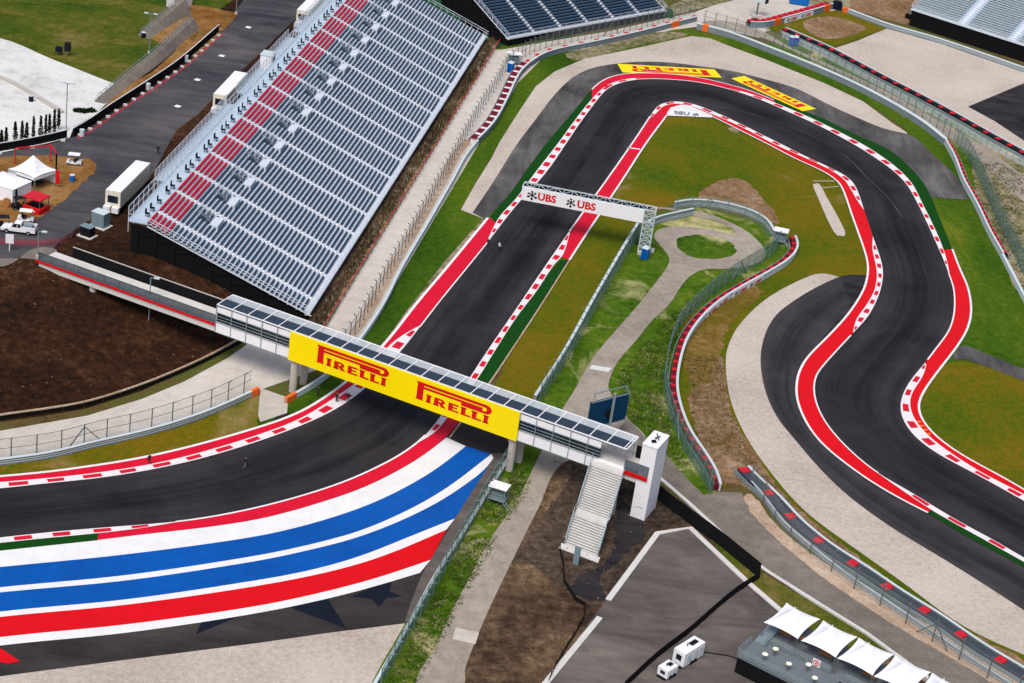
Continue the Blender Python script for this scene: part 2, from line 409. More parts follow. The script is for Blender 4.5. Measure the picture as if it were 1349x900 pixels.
# ------------------------------------------------------------------ ground
sheet('ground', [Vector(p) for p in ((-1500, -300, 0), (1500, -300, 0), (1500, 3000, 0), (-1500, 3000, 0))], M['base'], 0)
# broad fields
sheet('grass', [(-90,668),(0,655),(340,590),(375,580),(450,545),(520,470),(640,320),(790,95),(700,-20),(620,60),(620,200),(505,402),(440,492),(378,532),(345,520),(300,545),(180,580),(0,616),(-90,630)], M['lawn'], 1)
ssheet('grass', [(655,505),(750,306),(835,190),(880,152),(930,152),(1010,190),(1095,232),(1125,290),(1142,350),(1130,420),(1060,500),(1070,560),(1150,640),(1349,760),(1349,905),(1290,850),(1180,790),(1090,725),(1030,665),(985,625),(945,640),(905,585),(888,530),(895,480),(925,424),(1009,366),(1050,330),(1010,296),(900,268),(850,292),(770,420),(700,530),(650,540)], M['olive'], 1)
sheet('grass', [(700,535),(772,420),(850,292),(900,268),(1010,296),(1048,330),(1009,366),(925,424),(895,480),(888,530),(905,585),(945,640),(948,652),(905,648),(870,610),(760,590),(735,560),(700,610),(640,690),(490,905),(540,905),(690,640),(700,600),(680,585)], M['grass'], 2)
ssheet('grass', [(640,625),(690,575),(720,600),(690,660),(640,740),(560,905),(480,905),(530,830),(590,720)], M['grass'], 3)
sheet('grass', [(1226,258),(1276,262),(1303,312),(1325,350),(1360,410),(1420,520),(1420,720),(1349,662),(1290,620),(1215,560),(1212,525),(1280,400),(1262,350)], M['lawn'], 2)
ssheet('grass', [(1212,500),(1255,478),(1300,482),(1349,500),(1420,530),(1420,720),(1349,655),(1290,620),(1225,575),(1208,540)], M['olive'], 3)
ssheet('grass', [(1020,71),(1060,88),(1111,110),(1162,136),(1213,166),(1244,192),(1265,225),(1283,275),(1262,252),(1226,202),(1197,175),(1136,133),(1085,109),(1034,89),(990,72),(961,60),(911,46),(900,40),(961,50)], M['lawn'], 2)
ssheet('grass', [(880,34),(915,40),(900,54),(833,66),(770,80),(731,96),(706,116),(680,155),(650,212),(607,280),(560,330),(600,240),(652,165),(682,112),(716,76),(740,69),(800,58)], M['lawn'], 2)
ssheet('grass', [(760,80),(833,62),(905,46),(870,42),(800,58),(745,72)], M['scrub'], 3)
# scrub between the double barriers, upper right
sheet('grass', [(1031,50),(1085,74),(1162,110),(1239,150),(1316,192),(1349,212),(1420,250),(1420,420),(1349,400),(1320,330),(1285,262),(1262,215),(1240,185),(1190,150),(1130,112),(1060,84),(1000,62)], M['grass'], 1)
ssheet('grass', [(1290,190),(1349,215),(1420,260),(1420,420),(1349,392),(1325,350),(1305,300),(1285,255)], M['scrub'], 2)
ssheet('path', [(920,38),(961,40),(1009,52),(1060,75),(1136,112),(1190,146),(1244,178),(1290,212),(1330,250),(1420,320),(1420,300),(1349,234),(1300,196),(1239,160),(1162,118),(1085,82),(1040,62),(1009,44),(970,30),(930,28)], M['pathway'], 3)
# top background
sheet('concrete_apron', [(620,62),(660,66),(716,56),(800,42),(880,24),(916,16),(960,0),(960,-60),(1120,-60),(1105,12),(1009,42),(1000,50),(930,34),(884,40),(833,52),(782,63),(739,70),(716,76),(682,110),(655,160),(632,188),(505,402),(476,446),(440,480),(340,515),(281,541),(179,575),(64,601),(0,612),(-90,625),(-90,572),(0,568),(115,548),(187,526),(243,503),(300,472),(345,440),(420,425),(455,372),(520,275),(590,165),(640,85)], M['concrete'], 2)
sheet('dirt', [(872,24),(880,10),(960,-30),(1120,-60),(1120,10),(1105,14),(1000,-8),(930,10)], M['scrub'], 3)
sheet('dirt', [(1100,8),(1240,-60),(1500,-60),(1500,150),(1349,84),(1239,44),(1167,26),(1113,10)], M['dirtdry'], 2)
sheet('dirt', [(575,-30),(640,-30),(660,62),(640,70),(628,40)], M['dirt'], 3)
ssheet('grass', [(598,14),(606,10),(640,34),(668,55),(650,62),(636,48),(618,30)], M['dgreen'], 4)
sheet('grass', [(1009,38),(1040,28),(1090,14),(1113,18),(1167,38),(1130,52),(1094,64),(1060,52),(1031,44)], M['olive'], 4)
ssheet('dirt', [(1058,30),(1090,22),(1120,28),(1140,38),(1110,50),(1078,50)], M['dirtdry'], 5)
sheet('gravel', [(1094,66),(1130,54),(1168,38),(1239,58),(1349,96),(1440,130),(1440,250),(1349,203),(1316,186),(1239,144),(1162,105)], M['gravel'], 3)
sheet('runoff', [(1275,141),(1349,110),(1440,80),(1440,240),(1349,186),(1310,160)], M['runoffD'], 4)
# gravel beds
G1 = [(607,277),(628,240),(648,208),(658,188),(680,153),(706,114),(731,94.6),(770,78),(833.4,65),(884.5,53.7),(911.3,48),(935.6,51),(961,61.3),(1009,79),(1034.6,89.5),(1085.7,110),(1136.8,134),(1175,162.3),(1194.3,175),(1197,190),(1100,170),(880,110),(760,130),(640,290)]
sheet('gravel', G1, M['gravel'], 4)
G2 = crv([(1107,366),(1085.7,358.7),(1055,369),(1009,394.5),(974,428),(961,451),(956,470),(957.4,502),(963.7,533),(981.6,574),(1009,615),(1059,673),(1125.7,723),(1192,770),(1259,820),(1309,846.7),(1349,863),(1430,905)])
sheet('gravel', G2 + [at(1430, 820), at(1200, 690), at(1040, 560), at(1030, 430)], M['gravel'], 4)
ssheet('dirt', [(925,500),(950,470),(956,500),(962,540),(990,590),(1040,660),(1100,710),(1180,770),(1260,825),(1349,870),(1400,905),(1349,895),(1250,832),(1140,765),(1060,715),(1010,660),(975,640),(950,635),(930,600),(915,560),(908,520)], M['dirtdry'], 2)
ssheet('dirt', [(905,420),(950,395),(985,375),(1003,385),(960,430),(945,480),(925,510),(908,500),(900,460)], M['oliveD'], 2)
ssheet('dirt', [(920,262),(945,240),(975,236),(1005,262),(1025,295),(990,285),(960,275)], M['dirtdry'], 3)
ssheet('dirt', [(960,170),(969,168),(979,171),(976,175),(966,176)], M['scrub'], 3)
ssheet('gravel', [(1071,243),(1078,242),(1090,262),(1112,303),(1112,312),(1103,311),(1093,296),(1078,262)], M['gravel'], 4)
line('service_strip', [at(1071, 239), at(1099, 239)], .5, M['beige'], 4)
line('service_strip', [at(1083, 248), at(1105, 246)], .4, M['beige'], 4)
# run-off asphalt
R1 = crv([(622.5,281),(650,240),(680,192),(705.6,158),(731,125),(756.7,101),(782,89.5),(813,84.4),(843.6,81.8),(884.5,83),(922.8,88),(961,93.3),(1009,105.3),(1047.3,116.3),(1085.7,135.5),(1124,153.4),(1175,173.8),(1197,176),(1226.3,202),(1257,230),(1267,243.7),(1275,264)])
sheet('runoff', R1 + [at(1226, 260), at(1200, 232), at(1120, 182), at(1010, 140), at(880, 108), at(800, 120), at(640, 290)], M['runoff'], 5)
R2 = crv([(1142,363),(1118,361.5),(1106,365),(1073,380.4),(1042,399.6),(1021.8,416),(1008,440),(1001.6,472),(1004.6,502),(1011,525),(1026,555),(1047.3,580),(1075,613),(1115.7,653),(1175.7,696.7),(1242,736.7),(1292,768),(1349,805),(1430,860)])
M['runoffU'] = asphalt('runoff_asphalt_swept', (24, 23, 26), (70, 67, 70))
sheet('runoff', R2 + [at(1430, 770), at(1300, 692), at(1170, 622), at(1095, 545), at(1100, 480), at(1158, 410)], M['runoffD'], 5)
ribbon('runoff', R2[4:-4], crv([(1120,400),(1063,472.5),(1052,492),(1048.6,512.5),(1051,533),(1064,562),(1083,586.6),(1111,610),(1142,632.5),(1182,656.7),(1222,677),(1275.7,709.5),(1349,748),(1430,791)]), 400, M['runoffU'], 6)
LB = [(-90,905),(0,892),(166.7,870),(340,848),(430,835),(533,822),(600,712),(663,612),(690,560),(600,540),(560,600),(400,660),(200,695),(-90,722)]
sheet('runoff', LB, M['runoffL'], 5)
sheet('runoff', [(648,598),(672,598),(604,715),(545,812),(533,822),(541,795),(556,757),(590,700)], M['lot'], 6)
ssheet('grass', [(-90,640),(0,614),(64,605),(128,590),(179,578),(230,565),(281,547),(338,521),(342,548),(330,570),(300,577),(240,593),(179,607),(100,620),(0,629),(-90,640)], M['olive'], 3)
sheet('gravel', [(-90,905),(0,892),(166.7,870),(340,848),(430,835),(534,822),(500,880),(470,940),(-90,1010)], M['gravel'], 4)
sheet('runoff', [(345,566),(340,578),(378,566),(382,548),(378,540)], M['runoffD'], 5)
sheet('service_pad', [(343,512),(380,525),(378,545),(343,557),(340,548)], M['conc'], 6)
ssheet('access_road', [(1260,462),(1271,456),(1290,463),(1349,487),(1420,515),(1420,532),(1349,503),(1300,484),(1270,474),(1256,474)], M['runoff'], 5, closed=True)

# ------------------------------------------------------------------ the track
ribbon('track', A, B, 900, M['track'], 7)

line('track_seam', crv([(915,137),(945,141),(974,147),(1020,160),(1060,176),(1111,204),(1139,232),(1172,264),(1189,288)]), .14, M['runoff'], 8)
# left/outer side of the curve
rtop = crv([(-90,637),(0,630),(60,624.5),(102,619),(179,607),(255.7,589.5),(340,565.5),(391,547.5),(429.5,525.3),(462.7,500),(508.7,453.7),(552,399),(590,354),(644,288.4)])
kin = crv([(-90,644),(0,637),(70,631),(143,622.5),(217,609.6),(281,593),(340,574.5),(391,555.5),(429.5,533),(462,511),(478,500),(513,456),(540,437),(555,429.5)])
area('red_runoff_band', rtop, cut(A, (-90, 652), (641.7, 321)) + [at(656, 288.4)], M['red'], 8)
kerb(cut(A, (-90, 652), (555, 429)), kin, 4.75, 9, .18, .8, .46)
line('edge_line', rtop, .45, M['white'], 9, .2)
line('edge_line', cut(A, (550, 434), (642, 320)), .22, M['white'], 9)
# upper-left kerb with turf strip
gl = crv([(645,287),(670,258),(690,230),(719.6,190),(750,154),(779,119)])
kl = crv([(642,318),(657,288),(680,262.5),(704,230),(735,190),(757,160),(775,137),(791,120),(800,113.5)], rel=2)
area('turf_strip', gl, cut(A, (656, 300), (795, 122)), M['turf'], 8)
rh = crv([(779.7,119),(790,109.5),(807.8,101),(833.4,97.5),(871.7,98),(910,101.5),(948.4,109.5),(986.7,120),(1019,133)])
hb = cut(A, (780, 141), (1022, 142))
area('red_runoff_band', rh, hb, M['red'], 9)
kerb(cut(A, (642, 320), (800, 118)), kl, 4.3, 10, .2, .85, .45)
kerb(cut(A, (800, 118), (846, 105.3)), crv([(800,113.5),(812,108.5),(832,104.3),(846,104.3)], rel=1), 5.0, 10, .2, .85, .45)
line('edge_line', cut(A, (830, 107), (975, 123)), .3, M['white'], 11, .1)
line('edge_line', rh, .28, M['white'], 11)
ko = crv([(960,117.5),(986.7,124),(1019,136),(1060,153),(1098.5,171.5),(1136.8,191.7),(1162.4,208),(1185.4,225.8),(1202,244),(1213.5,266.7),(1226.3,292.3),(1239,320.4),(1246.7,343.4),(1250.5,361)])
go = crv([(1019,131),(1042,140.6),(1085.7,157.5),(1124,177),(1172.6,199),(1198,221),(1215,240),(1226.3,260.3),(1240,294),(1254.4,329.3)])
area('turf_strip', go, cut(A, (1022, 142), (1236, 330)), M['turf'], 8)
kerb(cut(A, (962, 119), (1250, 362)), ko, 5.2, 10, .16, .84, .4)
# right-hand red band
ro = crv([(1254.4,329.3),(1264.6,356.2),(1274.8,379),(1279,402),(1278.7,418),(1273.6,436),(1259.5,459),(1239,485.6),(1221,510),(1212,525.3),(1209,540),(1213.5,554),(1226.3,570),(1249.3,589),(1285,611),(1318,628),(1349,646.5),(1430,692)])
area('red_runoff_band', ro, [at(1243, 330)] + cut(A, (1246, 350), (1430, 706)), M['red2'], 8)
line('edge_line', ro, .35, M['white'], 9)
line('edge_line', cut(A, (1250, 362), (1222, 477)), .25, M['white'], 10)
kr = crv([(1220,482),(1216,497),(1201.5,518),(1197.5,532),(1200,546),(1211,564),(1226.3,580),(1254.4,600),(1292,624),(1349,653),(1430,698)])
kerb(cut(A, (1220, 479), (1430, 706)), kr, 5.4, 10, .2, .8, .42)
for k in range(4):
    y = 556.5 + k * 5.3; x = 1206 + k * 4.2
    sheet('orange_stripe', [(x, y), (x + 5.8, y - .8), (x + 8.2, y + 1.6), (x + 2.2, y + 2.4)], M['orange'], 10)
# inner side (right of the straight)
rb = crv([(128,713),(200,704),(260,697.5),(340,685.5),(406.7,668),(473,646),(523,622),(560,599.5),(590.5,574),(607,554.7),(618,540)])
area('red_runoff_band', rb, [at(130, 704)] + cut(B, (190, 693), (575, 556)) + [at(596, 545)], M['red'], 8)
line('edge_line', cut(B, (225, 690), (560, 576)), .3, M['white'], 10)
area('turf_strip', crv([(-90,737),(0,727),(128,713.3)]), crv([(-90,722),(0,712),(130,700)]), M['turf'], 8)
kerb(cut(B, (-90, 720), (235, 689)), crv([(-90,728),(0,717.3),(66,710.5),(130,704.5),(186.7,697.7),(235,689.5)]), 4.75, 10, .2, .85, .46)
kerb(cut(B, (549, 585), (750, 306)), crv([(549.6,585.6),(570,573.5),(580,564),(592,548),(626,505),(653,462),(680,420),(705.6,386.5),(731,348.5),(740,340),(748,318),(750.5,307)], rel=1), 4.3, 10, .2, .85, .45)
area('turf_strip', crv([(646,504),(680,453),(703,415),(726,380),(750,344)]), crv([(620,505),(649,458),(690,400),(739,343)]), M['turf'], 8)
line('edge_line', crv([(592,578),(620,540),(646,504),(680,453),(713,402.5),(750,344)]), .25, M['beige'], 9)
rr = crv([(750,344),(770,313),(790,283),(818,241),(851,190),(878,153.4)])
area('red_runoff_band', rr, cut(B, (738, 338), (871, 137.5)) + [at(884, 143)], M['red'], 8)
line('edge_line', rr, .35, M['white'], 11)
line('edge_line', cut(B, (750, 306), (856, 155)), .3, M['white'], 11)
line('edge_line', [at(826.5, 196), at(843, 198)], .5, M['white'], 11)
sheet('painted_apron', [(878,153.4),(883,143),(897,139),(910,141),(938,153),(938,156),(908,154.5)], M['white'], 9)
ri = crv([(879,152),(882,144),(888,141),(897,140.3),(910,143),(938,154.6),(974,172.5),(1020,195.5),(1047,210),(1085.7,227.5),(1104,240),(1113,258),(1121.5,283),(1134,318),(1142,343.4),(1143,362),(1136.8,384.3),(1116.4,416),(1090,445),(1063,472.5),(1052,492),(1048.6,512.5),(1051,533),(1064,562),(1083,586.6),(1111,610),(1142,632.5),(1182,656.7),(1222,677)])
area('red_runoff_band', ri, cut(B, (866, 141), (1229, 668)), M['red2'], 8)
line('edge_line', ri, .35, M['white'], 11)
line('edge_line', cut(B, (1120, 443), (1158, 626)), .25, M['white'], 11)
kb = crv([(857,157),(867,148),(874,140.8),(884.5,138),(900,138),(916,143),(935.6,150.8),(974,167.5),(1020,191.5),(1060,209.4),(1091,224),(1110,236),(1120,250),(1128,264),(1137,277)], rel=2)
kerb(cut(B, (856, 155), (1138, 278)), kb, 4.8, 10, .18, .82, .42)
kerb(cut(B, (1149, 312), (1124, 439)), crv([(1149.6,311),(1149,330),(1153,348.5),(1155,364),(1151.5,384),(1142,402),(1128,422),(1123,440)], rel=1), 4.0, 10, .2, .8, .45)
kerb(cut(B, (1154, 624), (1430, 780)), crv([(1155.7,625),(1195.7,653),(1228,675),(1262,694),(1309,720),(1349,742.5),(1430,786)]), 6.5, 10, .16, .84, .42)
area('turf_strip', crv([(1222,677),(1275.7,709.5),(1349,748),(1430,791)]), crv([(1229,672),(1262,690),(1309,716),(1349,740),(1430,783)]), M['turf'], 8)

# stars and stripes run-off
E1 = [(-90,758),(0,748.3),(166.7,731.5),(340,707.5),(406.7,692),(473,671),(523,649),(573,620),(613.5,589)]
E2 = [(-90,786),(0,775),(166.7,759),(340,733),(406.7,719),(473,701),(540,672),(590,643),(647,599.5)]
E3 = [(-90,793),(0,781.7),(166.7,766),(340,740),(406.7,726),(473,708.5),(540,681.7),(590,655),(642,617),(650,604)]
E4 = [(-90,820),(0,807),(166.7,791),(340,765.5),(406.7,753),(473,734.5),(540,708),(599,684.5)]
E5 = [(-90,827),(0,814),(166.7,798),(340,773),(440,753),(506.7,733),(588,699)]
E6 = [(-90,854),(0,840.7),(166.7,824),(340,799.5),(440,778),(506.7,759.5),(567,739)]
E7 = [(-90,865),(0,851.7),(166.7,835),(340,809),(440,788),(500,772),(553,756)]
top = crv([(-90,735),(0,726),(130,712),(200,704),(260,697.5),(340,685.5),(406.7,668),(473,646),(523,622),(560,599.5),(588,577.5)])
Es = [top] + [crv(e) for e in (E1, E2, E3, E4, E5, E6, E7)]
for i, mt in enumerate(('white', 'blue', 'white', 'blue', 'white', 'red2', 'white')):
    area('painted_stripe', Es[i], Es[i + 1], M[mt], 7 if i == 0 else 7)
sheet('painted_star', [(257.5,837),(267,817),(320,800),(318,812)], M['navy'], 6)
sheet('painted_star', [(380,800),(432,790),(456,829),(388,804)], M['navy'], 6)
sheet('painted_star', [(517,764),(513,780),(530,787),(509,789),(499,801),(489,790),(463,787),(482,778),(480,764)], M['navy'], 6)
sheet('painted_star', [(-20,852),(3,857),(27,873),(10,876),(-20,870)], M['red2'], 8)

# service road, turning circle
ssheet('service_road', [(549,905),(575,850),(600,797),(646.7,710),(681,660),(712,597),(741,540),(757,514),(777,479),(800,448.6),(838.5,405),(859,379),(879,352),(881,340),(869,323),(862,314),(866,304),(884.5,299.4),(910,300),(938,303.8),(964,309.4),(969,306),(956,297),(935.6,289.7),(915,286),(900,279.5),(823,271.8),(825,269.5),(874,274),(902,277),(928,281),(956,291),(981.6,304),(999.5,319),(1008.5,333),(1003,344),(986.7,351),(956,355),(935.6,355),(920,358),(902,371.5),(882,401),(859,423),(838.5,448.6),(813,479),(801.4,507),(805,520),(826,551),(851,579),(830,612),(790,602),(740,612),(709,670.7),(673,743),(640,813),(613,880),(608,905)], M['pathway'], 5)
ssheet('grass', [(890,318),(894,314),(902,311),(915,310.4),(928,310.6),(941,312.5),(953,316),(963,321),(968,327),(968,333),(961,338),(949,341.3),(930,342),(912,339.5),(900,334),(892,326)], M['grass'], 6)
sheet('service_road', [(826,551),(851,579),(882,604.5),(905,632),(926.7,653),(946.7,649),(976.7,650),(990,676.7),(1020,710),(1052,733),(1105.7,775),(1142,800),(1200,835),(1290,890),(1340,925),(1260,925),(1216,898),(1176,863),(1142,838),(1075.7,796.7),(1009,755),(980,733),(925,685),(876.7,640),(790,602)], M['pathgrey'], 6)
ssheet('verge', [(980,655),(990,652),(1020,690),(1052,718),(1105,755),(1180,800),(1250,840),(1349,897),(1349,925),(1290,890),(1190,832),(1105,777),(1050,735),(1015,704),(992,680)], M['beige'], 7)
# brown works area and paved lot, lower right
sheet('dirt', [(735,592),(790,596),(870,640),(925,685),(1009,752),(1110,825),(1230,905),(1230,960),(600,960),(613,877),(640,813),(673,743),(709,670.7)], M['dirtG'], 4)
ssheet('dirt', [(700,700),(745,640),(760,600),(790,600),(870,640),(912,690),(870,700),(840,730),(800,790),(770,800),(735,770),(690,740),(672,750)], M['dirtS'], 5)
ssheet('dirt', [(800,740),(812,690),(820,660),(850,700),(815,740),(790,765),(800,790),(780,792),(752,778),(770,755)], M['runoffD'], 6)
sheet('paved_lot', [(866,703),(908,698),(985,775),(1025,808),(1110,870),(1130,960),(700,960),(716,900),(790,803)], M['lot'], 6)
sheet('paint_patch', [(600,828),(631,834),(626,850),(596,843)], M['concrete'], 6)
sheet('paint_patch', [(780,482),(806,486),(801,491),(776,487)], M['plaza'], 6)
def lw(name, px, w, mat, layer, z=0):
    mb = MB(); P = [at(x, y, z) for x, y in px]; strip(P, -w / 2, w / 2, layer, mb); 
    for q in P: mb.add([q + Vector((dx, dy, layer * LZ)) for dx, dy in ((-w/2, -w/2), (w/2, -w/2), (w/2, w/2), (-w/2, w/2))][:0], [])
    o = mb.build(name, mat, kind='flat'); fix_up(o); return tag(o, kind='structure')

# ------------------------------------------------------------------ walls
def ring(P, closed=False):
    n = len(P); N = []
    for i in range(n):
        d = (P[min(i + 1, n - 1)] - P[max(i - 1, 0)]).copy(); d.z = 0; d.normalize(); N.append(Vector((-d.y, d.x, 0)))
    return N
def wallmb(mb, P, h, t, z0=0.0, off=0.0, z1=None):
    N = ring(P); n = len(P); c = []
    for p, q in zip(P, N):
        a = p + q * (off - t / 2) + Vector((0, 0, z0)); b = p + q * (off + t / 2) + Vector((0, 0, z0))
        c += [a, b, b + Vector((0, 0, h)), a + Vector((0, 0, h))]
    fs = []
    for i in range(n - 1):
        k = 4 * i
        fs += [(k, k + 4, k + 7, k + 3), (k + 1, k + 2, k + 6, k + 5), (k + 3, k + 7, k + 6, k + 2), (k, k + 1, k + 5, k + 4)]
    fs += [(0, 3, 2, 1), (4 * n - 4, 4 * n - 3, 4 * n - 2, 4 * n - 1)]
    mb.add(c, fs); return mb
def every(P, s, start=0.0):
    """points and directions every s metres"""
    out = []; acc = start
    for a, b in zip(P[:-1], P[1:]):
        L = (b - a).length; d = (b - a).normalized() if L > 0 else Vector((1, 0, 0))
        while acc <= L: out.append((a + d * acc, d)); acc += s
        acc -= L
    return out
def debris_fence(label, P, side, h=3.1, sp=3.2, post='steelD', net='net', name='debris_fence', braces=(), arm=.5, start=.5, h0=.0):
    """mesh fence along P: its posts, top arms and wire panels; side = +1/-1 the way the arms lean"""
    root = empty(name, P[0], label, 'fence')
    pts = every(P, sp, start)[:96]
    for p, d in pts:
        nn = Vector((-d.y, d.x, 0)) * side
        mb = MB().bar(p, p + Vector((0, 0, h)), .13)
        if arm: mb.bar(p + Vector((0, 0, h)), p + Vector((0, 0, h + arm * .6)) + nn * arm, .11)
        mb.build('post', M[post], root)
    mb = MB(); N = ring(P)
    for i in range(len(P) - 1):
        a, b = P[i], P[i + 1]
        mb.quad(a + Vector((0, 0, h0)), b + Vector((0, 0, h0)), b + Vector((0, 0, h)), a + Vector((0, 0, h)))
    mb.build('wire_panel', M[net], root, kind='flat')
    c = MB()
    for zz in (h, h * .55):
        for a, b in zip(P[:-1], P[1:]): c.bar(a + Vector((0, 0, zz)), b + Vector((0, 0, zz)), .05)
    c.build('cable', M[post], root)
    for i in braces:
        if i < len(pts):
            p, d = pts[i]
            for sg in (-1, 1): MB().bar(p + Vector((0, 0, h * .9)), p + d * sg * 2.6, .12).build('brace', M[post], root)
    return root
def rail_wall(label, P, h=1.0, t=.35, mats=('wallgrey', 'wallwhite'), ends=(), name='barrier_wall', cat='barrier', lines=True):
    root = empty(name, P[0], label, cat)
    wallmb(MB(), P, h, t).build('wall_face', M[mats[0]], root)
    wallmb(MB(), P, .07, t + .12, h + .003).build('top_rail', M[mats[1]], root)
    if lines:
        for zz in (.3, .62):
            wallmb(MB(), P, .09, t + .06, zz).build('rail', M[mats[1]], root)
    for a, b, mt in ends:
        wallmb(MB(), P[a:b], h + .12, t + .2).build('end_cover', M[mt], root)
    return root
def tyre_barrier(label, P, side, h=1.05, depth=1.4, sp=2.6, face='wallgrey', cap='redcap', gap=.45, adverts=(), ends=(), rows='rubber'):
    """belt-faced wall with packs of tyres behind it; side = the side the tyres are on"""
    root = empty('tyre_barrier', P[0], label, 'tyre barrier')
    wallmb(MB(), P, h, .22).build('belt_face', M[face], root)
    wallmb(MB(), P, .06, .4, h + .003).build('top_rail', M['wallwhite'], root)
    wallmb(MB(), P, h * .82, depth, 0, side * (depth / 2 + .25)).build('tyre_rows', M[rows], root)
    wallmb(MB(), P, .7, .12, 0, side * (depth + .6)).build('rear_rail', M['steel'], root)
    for p, d in every(P, sp, .8)[:95]:
        nn = Vector((-d.y, d.x, 0)) * side; q = p + nn * (depth / 2 + .28)
        MB().box(q + Vector((0, 0, h * .82 + .004)), sp * gap, depth * .92, .16, math.atan2(d.y, d.x)).build('tyre_cover', M[cap], root)
    for a, b, mt in ends:
        wallmb(MB(), P[a:b], h + .1, .5).build('end_cover', M[mt], root)
    return root
# ------------------------------------------------------------------ lettering
def text_polys(txt, size=1.0, bold=.0):
    cu = D.curves.new('lettering', 'FONT'); cu.body = txt; cu.size = size; cu.offset = bold; cu.resolution_u = 3
    o = D.objects.new('lettering', cu); COL.objects.link(o)
    bpy.context.view_layer.update()
    me = D.meshes.new_from_object(o.evaluated_get(bpy.context.evaluated_depsgraph_get()))
    D.objects.remove(o); D.curves.remove(cu)
    vs = [v.co.copy() for v in me.vertices]; fs = [tuple(p.vertices) for p in me.polygons]
    D.meshes.remove(me)
    mnx = min(v.x for v in vs); mxx = max(v.x for v in vs); mny = min(v.y for v in vs); mxy = max(v.y for v in vs)
    return [((v.x - mnx) / (mxx - mnx), (v.y - mny) / (mxy - mny)) for v in vs], fs
def put(mb, shapes, o, ex, ey, en, lift_=.02):
    """shapes = (2-D verts, faces) in units; o origin, ex/ey axes, en outward normal"""
    for vs, fs in shapes: mb.add([o + ex * x + ey * y + en * lift_ for x, y in vs], fs)
    return mb
def rect(x0, y0, x1, y1): return ([(x0, y0), (x1, y0), (x1, y1), (x0, y1)], [(0, 1, 2, 3)])
def P2(pts):
    t = tessellate_polygon([[Vector((x, y, 0)) for x, y in pts]]); return (pts, [tuple(k) for k in t])
def arc_pts(cx, cy, rx, ry, a0, a1, n=10): return [(cx + rx * math.cos(R(a0 + (a1 - a0) * i / n)), cy + ry * math.sin(R(a0 + (a1 - a0) * i / n))) for i in range(n + 1)]
def tyre_word():
    """the PIRELLI word: long looped P over I R E L L I, in a 0..1 by 0..1 box"""
    S = []
    S.append(P2([(0, 0), (.112, 0), (.098, .08), (.098, 1.0), (.0, 1.0), (.0, .93), (.012, .90), (.012, .08)]))
    S.append(P2([(.095, 1.0), (.095, .85)] + [(.90, .85)] + arc_pts(.905, .74, .03, .11, 90, -90, 8) + [(.905, .63), (.60, .63), (.60, .50)] + [(.92, .50)] + arc_pts(.92, .75, .08, .25, -90, 90, 12)))
    S.append(P2([(.095, .79), (.095, .665), (.60, .665), (.60, .63), (.88, .63), (.88, .79)]))
    def I(x, w=.05): return [rect(x, 0, x + w, .44), rect(x - .01, 0, x + w + .01, .07), rect(x - .01, .37, x + w + .01, .44)]
    S += I(.15, .052)
    x = .25
    S += [rect(x, 0, x + .058, .44), rect(x - .01, 0, x + .068, .07), P2([(x + .058, .44), (x + .058, .345), (x + .085, .345)] + arc_pts(x + .085, .30, .014, .045, 90, -90, 5) + [(x + .058, .255), (x + .058, .16), (x + .085, .16)] + arc_pts(x + .085, .30, .058, .14, -90, 90, 8)), P2([(x + .06, .2), (x + .115, .18), (x + .165, 0), (x + .095, 0)])]
    x = .44
    S += [rect(x, 0, x + .058, .44), rect(x + .058, .35, x + .135, .44), rect(x + .058, .18, x + .115, .265), rect(x + .058, 0, x + .14, .09)]
    for x in (.61, .755): S += [rect(x, 0, x + .058, .44), rect(x - .01, .37, x + .068, .44), rect(x + .058, 0, x + .125, .095)]
    S += I(.91, .055)
    return S
def keys():
    """three crossed keys emblem"""
    S = []
    for k in range(3):
        a = R(60 * k + 30); c, s = math.cos(a), math.sin(a)
        def tr(pts): return [(.5 + x * c - y * s, .5 + x * s + y * c) for x, y in pts]
        S.append(P2(tr([(-.42, -.055), (.44, -.055), (.44, .055), (-.42, .055)])))
        S.append(P2(tr(arc_pts(-.42, 0, .13, .13, 0, 340, 10))))
        S.append(P2(tr([(.26, .03), (.46, .03), (.46, .17), (.38, .17), (.38, .09), (.34, .09), (.34, .17), (.26, .17)])))
    return S
def sc(S, x0, y0, w, h): return [([(x0 + x * w, y0 + y * h) for x, y in vs], fs) for vs, fs in S]
UBS = text_polys('UBS', 1, .035)
def ubs(S=None):
    vs, fs = UBS
    return [(vs, fs), rect(-.02, .93, .14, 1.0), rect(.2, .93, .32, 1.0)]
